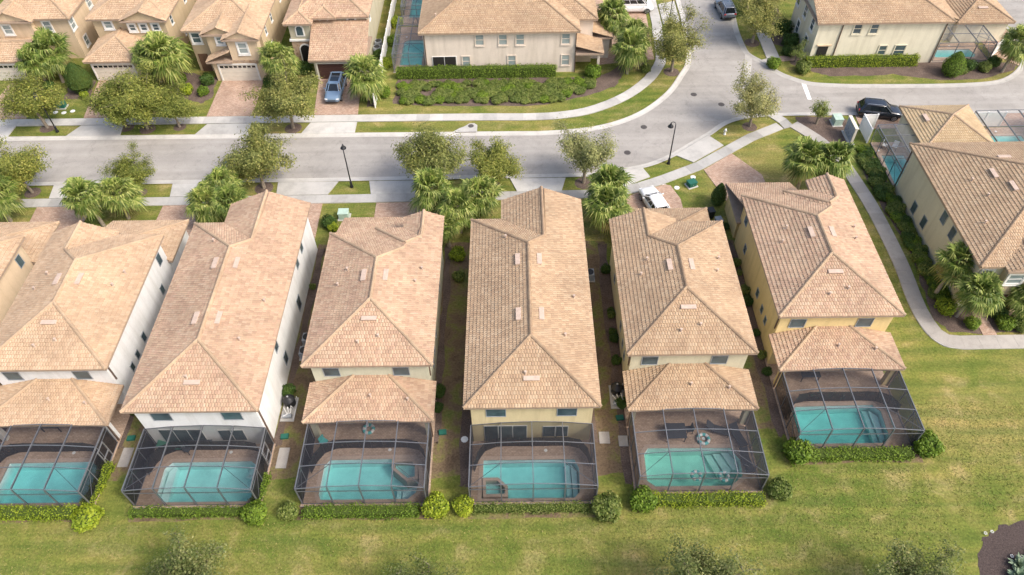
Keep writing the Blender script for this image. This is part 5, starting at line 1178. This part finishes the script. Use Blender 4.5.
# ------------------------------------------------------------------ cars
def car(name, label, cat, loc, rz, paint, Lc=4.7, Wc=1.9, Hc=1.68, style='suv', sunroof=False, rails=True):
    t = thing(name, label, cat, loc, rz, 'cars and vans'); h = Wc/2; L2 = Lc/2
    # stations along x (front +): (x, half width, z bottom, z belt)
    if style == 'van': st = [(-L2, .90, .40, 1.15), (-L2+.1, .98, .32, 1.2), (-1.4, 1, .28, 1.2), (1.2, 1, .28, 1.18), (L2-.75, .98, .3, 1.12), (L2-.2, .9, .34, .92), (L2, .8, .45, .75)]
    else: st = [(-L2, .82, .48, .88), (-L2+.12, .93, .36, 1.0), (-L2+.7, .985, .26, 1.04), (-.4, 1, .24, 1.02), (L2-1.25, .99, .25, .99), (L2-.55, .95, .28, .92), (L2-.12, .86, .36, .78), (L2, .74, .45, .66)]
    mb = MB(); n = len(st)
    for x, k, zb, zt in st:
        hw = h*k
        for y, z in ((-hw*.9, zb), (-hw, zb+.18), (-hw*1.0, (zb+zt)/2+.08), (-hw*.93, zt), (-hw*.6, zt+.045), (0, zt+.065), (hw*.6, zt+.045), (hw*.93, zt), (hw, (zb+zt)/2+.08), (hw, zb+.18), (hw*.9, zb)): mb.v.append((x, y, z))
    for i in range(n-1):
        for j in range(10): a = i*11+j; mb.f.append((a, a+1, a+12, a+11))
        mb.f.append((i*11+10, i*11, (i+1)*11, (i+1)*11+10))
    mb.f.append(tuple(range(11))); mb.f.append(tuple((n-1)*11+j for j in reversed(range(11))))
    body = mb.build('body', paint, t, smooth=True)
    # cabin: (x, half width, z) rings at belt and at roof
    if style == 'van': bx0, bx1, rx0, rx1, zb, hwb, hwr = -L2+.12, L2-.75, -L2+.3, L2-1.75, 1.16, .95, .82
    elif style == 'sedan': bx0, bx1, rx0, rx1, zb, hwb, hwr = -L2+.6, L2-1.2, -L2+1.35, L2-2.05, 1.0, .93, .70
    else: bx0, bx1, rx0, rx1, zb, hwb, hwr = -L2+.12, L2-1.2, -L2+.5, L2-1.95, 1.0, .93, .72
    def cab(x0, x1, hw, z, r_=.16): return [(x0, -hw+r_, z), (x0+r_, -hw, z), (x1-r_, -hw, z), (x1, -hw+r_*1.6, z), (x1, hw-r_*1.6, z), (x1-r_, hw, z), (x0+r_, hw, z), (x0, hw-r_, z)]
    lo, up = cab(bx0, bx1, h*hwb, zb-.03), cab(rx0, rx1, h*hwr, Hc-.07); mb = MB(); mb.v = lo+up; mb.f = [(i, (i+1) % 8, 8+(i+1) % 8, 8+i) for i in range(8)]+[tuple(range(8, 16))]
    mb.build('windows', 'car_glass', t)
    r0, r1, r2 = cab(rx0-.03, rx1+.06, h*hwr+.02, Hc-.10), cab(rx0, rx1, h*hwr-.02, Hc-.03), cab(rx0+.15, rx1-.15, h*hwr-.18, Hc); mb = MB(); mb.v = r0+r1+r2
    mb.f = [(i, (i+1) % 8, 8+(i+1) % 8, 8+i) for i in range(8)]+[(8+i, 8+(i+1) % 8, 16+(i+1) % 8, 16+i) for i in range(8)]+[tuple(range(16, 24)), tuple(reversed(range(8)))]
    roof = mb.build('roof', paint, t, smooth=True)
    def lerp(a, b, k): return tuple(a[i]+(b[i]-a[i])*k for i in range(3))
    for q in range(8): MB().beam(lerp(lo[q], up[q], -.02), lerp(lo[q], up[q], 1.0), .075, .075).build('pillar', paint, t)
    for sy in (-1, 1):
        for k in ((.36, .66) if style != 'van' else (.28, .52, .76)):
            xa, xb = lo[1][0]+(lo[2][0]-lo[1][0])*k, up[1][0]+(up[2][0]-up[1][0])*k; MB().beam((xa, sy*(h*hwb+.004), zb-.03), (xb, sy*(h*hwr+.004), Hc-.08), .07, .05).build('pillar', paint, t)
        if style == 'van':
            MB().quad((lo[1][0]-.05, sy*h*.968, zb), (lo[2][0]+.1, sy*h*.968, zb), (lo[2][0]+.05, sy*h*.938, zb+.25), (lo[1][0]-.05, sy*h*.938, zb+.25)).build('side_panel', paint, t)
            MB().quad((up[1][0]-.05, sy*h*.85, Hc-.09), (up[2][0]-.1, sy*h*.85, Hc-.09), (up[2][0]+.0, sy*h*.90, Hc-.42), (up[1][0]-.05, sy*h*.90, Hc-.42)).build('side_panel', paint, t)
    if sunroof:
        for a, b in ((.12, .52), (.56, .80)):
            xa = rx1-.1-(rx1-rx0)*b; xb = rx1-.1-(rx1-rx0)*a; MB().box(xa, xb, -h*.5, h*.5, Hc-.004, Hc+.012).build('sunroof', 'car_glass', roof)
    if rails and style == 'suv':
        for sy in (-1, 1): MB().tube([(rx0+.2, sy*h*.62, Hc-.01), (rx0+.4, sy*h*.62, Hc+.05), (rx1-.5, sy*h*.62, Hc+.05), (rx1-.3, sy*h*.62, Hc-.01)], .022, 6).build('roof_rail', 'steel', roof)
    for sx in (-1, 1):
        for sy in (-1, 1):
            x = sx*(L2-.88); y = sy*(h-.11); wh = MB(); i0 = 0
            prof = [(.0, -.11), (.25, -.115), (.33, -.10), (.35, -.05), (.35, .05), (.33, .10), (.25, .115), (0, .11)]
            for r_, w_ in prof:
                for k in range(16): a = 2*math.pi*k/16; wh.v.append((x+r_*math.cos(a), y+w_, .35+r_*math.sin(a)))
            for p in range(len(prof)-1):
                for k in range(16): a = p*16+k; b = p*16+(k+1) % 16; wh.f.append((a, b, b+16, a+16))
            o = wh.build('wheel', 'rubber', t, smooth=True); rim = MB()
            ry = y+sy*.118
            for k in range(5):
                a = 2*math.pi*k/5; rim.beam((x, ry, .35), (x+.22*math.cos(a), ry, .35+.22*math.sin(a)), .07, .02)
            rim.tube([(x, ry-.01, .35), (x, ry+.012, .35)], .09, 10)
            rr = MB(); 
            for k in range(16):
                a = 2*math.pi*k/16; a2 = 2*math.pi*(k+1)/16; rim.quad((x+.19*math.cos(a), ry, .35+.19*math.sin(a)), (x+.25*math.cos(a), ry, .35+.25*math.sin(a)), (x+.25*math.cos(a2), ry, .35+.25*math.sin(a2)), (x+.19*math.cos(a2), ry, .35+.19*math.sin(a2)))
            rim.build('rim', 'steel', o)
            ar = MB()
            for k in range(10):
                a = math.pi*k/9; a2 = math.pi*(k+1)/9
                if k < 9: ar.quad((x+.36*math.cos(a), sy*(h+.006), .35+.36*math.sin(a)), (x+.43*math.cos(a), sy*(h+.012), .35+.43*math.sin(a)), (x+.43*math.cos(a2), sy*(h+.012), .35+.43*math.sin(a2)), (x+.36*math.cos(a2), sy*(h+.006), .35+.36*math.sin(a2)))
            ar.build('wheel_arch', 'black_plastic', t)
    for sy in (-1, 1):
        MB().cbox((L2-.13, sy*h*.66, .74), (.2, .36, .13)).build('headlight', 'lamp_clear', t, bevel=.03)
        MB().cbox((-L2+.07, sy*h*.70, .93), (.13, .28, .2)).build('taillight', 'tail_red', t, bevel=.025)
        MB().cbox((bx1-.55, sy*(h+.12), 1.08), (.12, .2, .14)).build('mirror', paint, t, bevel=.03)
    MB().cbox((L2-.03, 0, .6), (.08, h*.9, .16)).build('grille', 'black_plastic', t, bevel=.02); MB().cbox((L2-.03, 0, .4), (.1, h*1.4, .12)).build('bumper', 'black_plastic', t, bevel=.03)
    MB().cbox((-L2+.02, 0, .5), (.1, h*1.5, .16)).build('bumper', 'black_plastic', t, bevel=.03)
    return t
car('parked_car', 'blue-grey car with dark sunroof parked nose out on the turret house driveway', 'car', (-20.75, 74.0, .055), R(-91.5), 'paint_blue', 4.9, 1.95, 1.66, sunroof=True)
car('parked_car', 'black car parked across the brick drive near the right edge', 'car', (40.5, 68.25, .03), R(-11), 'paint_black', 4.75, 1.95, 1.68)
car('parked_car', 'grey car seen from behind at the top of the street', 'car', (27.85, 91.0, .02), R(95), 'paint_grey', 4.5, 1.88, 1.7)
car('parked_car', 'white car parked on the brick drive of the olive-cream house', 'car', (13.65, 53.8, .06), R(106), 'paint_white', 4.3, 1.8, 1.52, rails=False)
car('parked_car', 'blue car parked on the street, mostly hidden under the dense olive-green tree', 'car', (-28.0, 60.1, .02), R(0), 'paint_navy', 4.7, 1.88, 1.5, 'sedan', rails=False)
car('parked_van', 'white passenger van cut by the top frame edge', 'van', (15.7, 91.9, .06), R(0), 'paint_white', 5.6, 2.0, 2.35, 'van')

# ------------------------------------------------------------------ street furniture
def lamp_post(loc, rz, label, h=5.0):
    t = thing('street_lamp', label, 'street lamp', loc, rz, 'black street lamps')
    MB().lathe([(.19, 0), (.19, .12), (.13, .2), (.12, .7), (.075, .8)], 12).build('base', 'black_metal', t, smooth=True)
    MB().tube([(0, 0, .7), (0, 0, h*.6), (0, 0, h)], [.07, .06, .05], 10).build('post', 'black_metal', t, smooth=True)
    pts = [(0, 0, h)]+[(.24-.24*math.cos(a), 0, h+.24*math.sin(a)) for a in np.linspace(.2, math.pi*.9, 7)]
    MB().tube(pts, .035, 8).build('arm', 'black_metal', t, smooth=True)
    x, _, z = pts[-1]; s = MB().lathe([(.05, z+.02), (.09, z-.1), (.13, z-.22), (.26, z-.36), (.30, z-.46), (.27, z-.44), (.1, z-.2), (.02, z-.18)], 16, (x, 0)).build('shade', 'black_metal', t, smooth=True)
    MB().lathe([(.02, z-.22), (.13, z-.28), (.16, z-.40), (.08, z-.5), (.02, z-.52)], 12, (x, 0)).build('globe', 'lamp_clear', t, smooth=True)
    return t
lamp_post((-16.7, 57.4, 0), R(100), 'black street lamp on the grass island above the pale green-cream house')
lamp_post((16.1, 60.4, 0), R(160), 'black street lamp at the street bend above the white car')
lamp_post((-50.9, 67.35, 0), R(-80), 'black street lamp in front of the upper left corner house')
lamp_post((20.1, 88.0, 0), R(20), 'black street lamp beside the driveway apron right of the white van')
# hydrant
t = thing('fire_hydrant', 'white fire hydrant on the grass corner at the junction', 'fire hydrant', (22.9, 65.2, 0))
MB().lathe([(.15, 0), (.15, .06), (.11, .09), (.11, .5), (.14, .52), (.14, .57)], 12).build('barrel', 'paint_white', t, smooth=True)
MB().lathe([(.13, .57), (.12, .66), (.06, .73), (.03, .75), (.03, .8)], 12).build('bonnet', 'paint_white', t, smooth=True)
for a in (0, math.pi/2, math.pi): MB().tube([(.08*math.cos(a), .08*math.sin(a), .42), (.2*math.cos(a), .2*math.sin(a), .42)], .06, 8).build('nozzle', 'steel', t)
# manholes, inlet
for (x, y), lb in zip(((20.8, 72.7), (23.6, 70.7), (14.3, 66.7), (12.0, 62.3)), ('faint manhole cover in the middle of the upper street bend', 'manhole cover near the junction tree', 'manhole cover on the inside of the street bend', 'manhole cover beside the street lamp at the bend')):
    t = thing('manhole_cover', lb, 'manhole', (x, y, .014), 0, 'manhole covers'); MB().lathe([(.36, 0), (.36, .012), (.32, .014)], 20).build('frame', 'cast_iron', t)
    mb = MB().lathe([(.30, .0), (.30, .016)], 20)
    for k in range(-3, 4): mb.box(-.2, .2, k*.07-.015, k*.07+.015, .016, .022)
    mb.build('lid', 'cast_iron', t)
t = thing('storm_inlet', 'pale concrete storm inlet with a round lid on the far kerb', 'drain inlet', (-5.2, 66.4, 0))
MB().prism([(-1.6, -.3), (1.1, -.3), (1.1, .9), (.75, 1.25), (.2, 1.2), (-.3, .7), (-.9, .35)], 0, .16).build('top_slab', 'concrete', t); MB().lathe([(.32, .16), (.32, .175)], 16, (.4, .75)).build('lid', 'cast_iron', t)
MB().box(-1.3, 1.0, -.33, -.302, .05, .14).build('inlet_shade', 'gap_shade', t)  # dark strip on the front, painting the shade of the inlet mouth
# utility boxes
def ubox(x, y, w_, d_, h_, mat, label, rz=0, name='utility_box', cat='utility box'):
    t = thing(name, label, cat, (x, y, 0), rz, 'utility boxes'); MB().box(-w_/2-.12, w_/2+.12, -d_/2-.12, d_/2+.12, 0, .07).build('pad', 'concrete', t)
    MB().box(-w_/2, w_/2, -d_/2, d_/2, .07, h_).build('cabinet', mat, t, bevel=.02); MB().box(-w_/2-.04, w_/2+.04, -d_/2-.04, d_/2+.04, h_-.02, h_+.05).build('lid', mat, t, bevel=.02)
    MB().box(-.02, .02, -d_/2-.02, -d_/2-.004, h_*.5, h_*.62).build('latch', 'steel', t); return t
ubox(-16.8, 52.9, .95, .8, .8, 'pale_green', 'pale green utility box on the lawn in front of the green-cream house')
ubox(17.9, 56.9, .85, .7, .55, 'green_plastic', 'dark green utility box on the lawn beside the white car', .4)
ubox(-52.2, 72.0, .9, .7, .6, 'green_plastic', 'dark green utility box on the lawn left of the hipped garage drive')
ubox(35.5, 66.9, .9, 1.1, .85, 'pale_green', 'pale green utility box beside the mailbox cabinet')
for x, y, lb in ((16.4, 56.6, 'small pale lid in the lawn beside the white car'), (15.2, 56.9, 'small pale lid at the drive edge beside the white car'), (18.3, 58.2, 'small pale lid near the sidewalk above the white car'), (-51.6, 70.9, 'white lid in the lawn below the left clipped cone'), (-52.6, 71.0, 'small white lid left of the lawn lids under the upper left lamp'), (-50.7, 71.2, 'small white lid nearest the hipped garage drive'), (-3.6+-.5, 28.2, 'pale valve lid left of the pale yellow house cage')):
    tag(MB().lathe([(.28, .0), (.28, .03), (.2, .045)], 10).build('valve_lid', 'pvc'), lb, 'valve lid', 'valve lids').location = (x, y, 0)
# mailbox cabinet
t = thing('mailbox_cabinet', 'slate-blue panelled mailbox cabinet in a white frame near the black car', 'mailbox', (35.95, 64.25, 0))
MB().box(-.3, .35, -1.25, 1.25, 0, .12).build('plinth', 'concrete', t); MB().box(-.12, .14, -1.15, 1.15, .12, 2.02).build('case', 'wall_cream', t, bevel=.01)
MB().box(-.17, .2, -1.2, 1.2, 2.02, 2.1).build('cap', 'wall_cream', t)
for a in range(6):
    for b in range(4):
        d = MB().box(-.15, -.122, -1.08+a*.36, -1.08+a*.36+.33, .28+b*.42, .28+b*.42+.39).build('door', 'mail_metal', t); MB().box(-.165, -.152, -1.08+a*.36+.14, -1.08+a*.36+.19, .45+b*.42, .5+b*.42).build('lock', 'steel', d)
for a in range(6):
    d = MB().box(.142, .16, -1.08+a*.36, -1.08+a*.36+.33, .28, 1.9).build('back_panel', 'mail_metal', t)
# white vinyl fences
def fence(label, line, h=1.8, step=2.0):
    t = thing('vinyl_fence', label, 'fence', (*line[0], 0), 0, 'white vinyl fences'); ox, oy = line[0]
    pts = []
    for a, b in zip(line[:-1], line[1:]):
        L_ = math.dist(a, b); n = max(1, round(L_/step)); pts += [(a[0]+(b[0]-a[0])*k/n-ox, a[1]+(b[1]-a[1])*k/n-oy) for k in range(n)]
    pts.append((line[-1][0]-ox, line[-1][1]-oy))
    for i, p in enumerate(pts):
        mb = MB().box(p[0]-.065, p[0]+.065, p[1]-.065, p[1]+.065, 0, h+.05); mb.box(p[0]-.08, p[0]+.08, p[1]-.08, p[1]+.08, h+.05, h+.1); mb.build('post', 'white_vinyl', t)
        if i:
            q = pts[i-1]; d = Vector((p[0]-q[0], p[1]-q[1])); L_ = d.length; u = d/L_; n = max(1, int(L_/.16)); pl = MB()
            for k in range(n):
                c0 = Vector(q)+u*(L_*(k+.03)/n); c1 = Vector(q)+u*(L_*(k+.97)/n); m_ = u.orthogonal()*.015
                pl.prism([tuple(c0+m_), tuple(c1+m_), tuple(c1-m_), tuple(c0-m_)], .06, h-.02)
            pl.build('panel', 'white_vinyl', t)
            MB().beam((*q, h), (*p, h), .06, .1).build('rail', 'white_vinyl', t); MB().beam((*q, .1), (*p, .1), .06, .1).build('rail', 'white_vinyl', t)
    return t
fence('long white fence between the turret house and the side-on house', [(-15.85, 71.0), (-15.85, 99)])
fence('white fence corner beside the narrow cage near the black car', [(37.75, 63.4), (37.75, 65.9), (39.2, 65.9)])
fence('white fence corner behind the cage at the right frame edge', [(49.15, 63.4), (49.15, 66.0), (53.0, 66.0)])
fence('white fence right of the pale cage at the top right', [(57.6, 79.2), (59.4, 80.9), (60.6, 80.9)])
# pool equipment and air conditioners in the side yards
def equipment(x, y, label, s=1):
    t = thing('pool_filter', label, 'pool filter', (x, y, 0), 0, 'pool filters in the side yards'); t.scale = (1.2, 1.2, 1.2); MB().box(-.45, .45, -1.3, .5, 0, .05).build('pad', 'concrete_old', t)
    MB().lathe([(.34, .06), (.37, .12), (.37, .55), (.40, .57), (.40, .63), (.36, .66), (.27, .82), (.12, .9), (.06, .92)], 18).build('tank', 'black_plastic', t, smooth=True)
    MB().lathe([(.06, .92), (.06, 1.0), (.03, 1.02)], 8).build('gauge', 'steel', t)
    for k in range(3): MB().tube([(-.3+k*.3, -.42, .1), (-.3+k*.26, -.45, .3+.12*k), (-.1+k*.2, -.75-.1*k, .3+.12*k), (.05-k*.2, -1.1, .25)], .03, 6).build('pipe', 'pvc', t)
    MB().tube([(-.3, -1.0, .22), (.3, -1.0, .22)], .14, 10).build('pump', 'grey_plastic', t); MB().tube([(.42, -1.2, .1), (.42, .3, .1), (.42, .3, .5)], .03, 6).build('pipe', 'pvc', t); return t
equipment(-18.0, 31.5, 'black domed pool filter with white pipes right of the off-white house'); equipment(7.85, 32.3, 'black domed pool filter with white pipes left of the olive-cream house')
def ac(x, y, label):
    t = thing('air_conditioner', label, 'air conditioner', (x, y, 0), 0, 'air conditioners in the side yards'); MB().box(-.5, .5, -.5, .5, 0, .08).build('pad', 'concrete', t)
    b = MB().box(-.4, .4, -.4, .4, .08, .85)
    for k in range(7): b.box(-.41, .41, -.41, .41, .15+k*.1, .18+k*.1)
    b.build('case', 'grey_plastic', t); MB().lathe([(.36, .85), (.36, .88), (.3, .89), (.05, .89)], 16).build('fan_grille', 'black_plastic', t); return t
ac(-17.6, 36.2, 'air conditioner in the gap right of the off-white house'); ac(-17.6, 37.6, 'second air conditioner deeper in the gap right of the off-white house'); ac(6.6, 44.5, 'air conditioner in the gap right of the pale yellow house')
ac(18.9, 45, 'air conditioner in the gap right of the olive-cream house'); ac(-29.3, 38.5, 'air conditioner in the gap right of the white-walled house'); ac(-16.9, 84.0, 'air conditioner left of the long white fence'); ac(-16.9, 82.6, 'front air conditioner left of the long white fence')
for x, y, lb in ((7.9, 29.9, 'green-lidded irrigation box below the left black filter tank'), (-17.9, 28.6, 'green irrigation box right of the off-white house cage'), (-29.7, 28.6, 'green irrigation box right of the white house cage'), (-5.8, 28.8, 'green irrigation box right of the green-cream house cage')):
    t = thing('irrigation_box', lb, 'irrigation box', (x, y, 0), .1, 'irrigation boxes'); MB().box(-.3, .3, -.22, .22, 0, .16).build('body', 'green_plastic', t, bevel=.02); MB().box(-.27, .27, -.19, .19, .16, .19).build('lid', 'green_plastic', t)
for x, y, w_, d_, lb in ((-17.7, 26.8, .8, 1.7, 'concrete step pad right of the off-white house cage'), (-29.6, 27.0, .8, 1.6, 'concrete step pad right of the white house cage'), (8.0, 27.9, .8, .9, 'concrete pad left of the olive-cream house cage'), (6.55, 28.2, .8, 1.0, 'concrete pad right of the pale yellow house cage')):
    tag(MB().box(-w_/2, w_/2, -d_/2, d_/2, 0, .06).build('paving_pad', 'concrete_worn', bevel=.01), lb, 'paving', 'paving pads by the cage doors').location = (x, y, 0)
# bins beside the golden house
for x, y, m_, lb in ((18.9, 52.2, 'black_plastic', 'dark wheeled bin beside the golden house front corner'), (19.4, 50.9, 'grey_plastic', 'grey wheeled bin beside the golden house front corner')):
    t = thing('wheeled_bin', lb, 'bin', (x, y, 0), .2, 'wheeled bins'); mb = MB(); mb.v = [(-.25, -.28, .08), (.25, -.28, .08), (.25, .28, .08), (-.25, .28, .08), (-.3, -.36, 1), (.3, -.36, 1), (.3, .36, 1), (-.3, .36, 1)]; mb.f = [(3, 2, 1, 0), (4, 5, 6, 7), (0, 1, 5, 4), (1, 2, 6, 5), (2, 3, 7, 6), (3, 0, 4, 7)]
    mb.build('body', m_, t); MB().box(-.32, .32, -.38, .4, 1.0, 1.07).build('lid', m_, t, bevel=.02)
    for s in (-.27, .27): MB().tube([(s-.03, .3, .12), (s+.03, .3, .12)], .12, 10).build('wheel', 'rubber', t)
# patio things
def ringfloat(x, y, z, label, r=.32):
    t = thing('ring_float', label, 'pool float', (x, y, z), random.uniform(0, 3), 'ring floats'); N1, N2 = 20, 8; parts = {0: MB(), 1: MB()}
    for k in range(N1):
        for j in range(N2):
            q = []
            for (kk, jj) in ((k, j), (k+1, j), (k+1, j+1), (k, j+1)):
                a = 2*math.pi*kk/N1; b = 2*math.pi*jj/N2; q.append(((r+.13*math.cos(b))*math.cos(a), (r+.13*math.cos(b))*math.sin(a), .13+.13*math.sin(b)))
            parts[(k//2) % 2].quad(*q)
    parts[0].build('ring_segment', 'teal_plastic', t); parts[1].build('ring_segment', 'pvc', t); return t
ringfloat(13.0, 25.0, -.12, 'ring float drifting in the middle of the green-tinted pool'); ringfloat(15.0, 24.9, -.12, 'ring float drifting at the right end of the green-tinted pool'); ringfloat(14.0, 27.9, .06, 'ring float on the deck behind the green-tinted pool', .4); ringfloat(-11.5, 29.1, .06, 'ring float on the patio of the green-cream house', .36)
def table(x, y, label, w_=1.5, d_=1.3, mat='fabric_dark'):
    t = thing('patio_table', label, 'table', (x, y, .06), 0, 'patio tables'); MB().box(-w_/2, w_/2, -d_/2, d_/2, .68, .73).build('table_top', mat, t, bevel=.01)
    for sx in (-1, 1):
        for sy in (-1, 1): MB().box(sx*(w_/2-.1)-.03, sx*(w_/2-.1)+.03, sy*(d_/2-.1)-.03, sy*(d_/2-.1)+.03, 0, .68).build('leg', 'black_metal', t)
def lounger(x, y, rz, label, mat):
    t = thing('sun_lounger', label, 'lounger', (x, y, .06), rz, 'sun loungers'); MB().box(-.32, .32, -.9, .35, .30, .36).build('seat', mat, t); mb = MB(); mb.v = [(-.32, .35, .3), (.32, .35, .3), (.32, .95, .75), (-.32, .95, .75), (-.32, .35, .36), (.32, .35, .36), (.32, .93, .80), (-.32, .93, .80)]
    mb.f = [(3, 2, 1, 0), (4, 5, 6, 7), (0, 1, 5, 4), (1, 2, 6, 5), (2, 3, 7, 6), (3, 0, 4, 7)]; mb.build('backrest', mat, t)
    for sx in (-.27, .27):
        for sy in (-.8, .3): MB().box(sx-.025, sx+.025, sy-.025, sy+.025, 0, .3).build('leg', 'black_metal', t)
def chair(x, y, rz, label, mat):
    t = thing('patio_chair', label, 'chair', (x, y, .06), rz, 'patio chairs'); MB().box(-.25, .25, -.25, .25, .40, .46).build('seat', mat, t); MB().box(-.25, .25, .2, .26, .46, .92).build('backrest', mat, t)
    for sx in (-.22, .22):
        for sy in (-.22, .22): MB().box(sx-.02, sx+.02, sy-.02, sy+.02, 0, .4).build('leg', 'black_metal', t)
table(11.9, 28.3, 'dark square table on the deck behind the green-tinted pool'); table(-24.0, 27.3+.9, 'dark table on the patio of the long off-white house', 1.8, .9); table(23.4, 33.6, 'dark table under the patio roof of the golden house'); table(-36.0, 29.8, 'dark table on the patio of the white-walled house')
lounger(-26.2, 27.75, R(90), 'green sun lounger at the left end of the off-white house patio', 'fabric_green'); lounger(15.2, 28.6, R(70), 'dark sun lounger at the right end of the olive-cream house deck', 'fabric_dark'); lounger(16.6, 28.0, R(20), 'grey-blue sun lounger in the right corner of the olive-cream house cage', 'fabric_dark'); lounger(16.8, 25.9, R(10), 'dark sun lounger right of the green-tinted pool', 'fabric_dark')
chair(-11.7, 30.2, .2, 'bright blue chair under the patio roof of the green-cream house', 'fabric_blue'); chair(-11.0, 30.1, -.3, 'second bright blue chair right of the first on the green-cream house patio', 'fabric_blue'); chair(-14.7, 27.9, 1.0, 'teal chair at the left of the green-cream house patio', 'teal_plastic'); chair(-24.9, 28.0-.6, 1.2, 'dark chair left of the off-white house patio table', 'fabric_dark')
chair(13.0, 28.6, -1.4, 'dark chair right of the square table on the olive-cream house deck', 'fabric_dark'); chair(39.2, 62.4, 1.0, 'white chair at the rear of the narrow cage by the black car', 'pvc'); chair(40.2, 62.2, -.6, 'white chair right of the other in the narrow cage by the black car', 'pvc')

# put the empties of things built in world coordinates at the base of their things
bpy.context.view_layer.update()
for o in list(scene.objects):
    if o.type == 'EMPTY' and o.parent is None and o.location.length < 1e-6 and o.children:
        pts = [c.matrix_world @ Vector(b) for c in o.children for b in c.bound_box]
        c = Vector(((min(p.x for p in pts)+max(p.x for p in pts))/2, (min(p.y for p in pts)+max(p.y for p in pts))/2, 0))
        o.location = c
        for ch in o.children: ch.location -= c
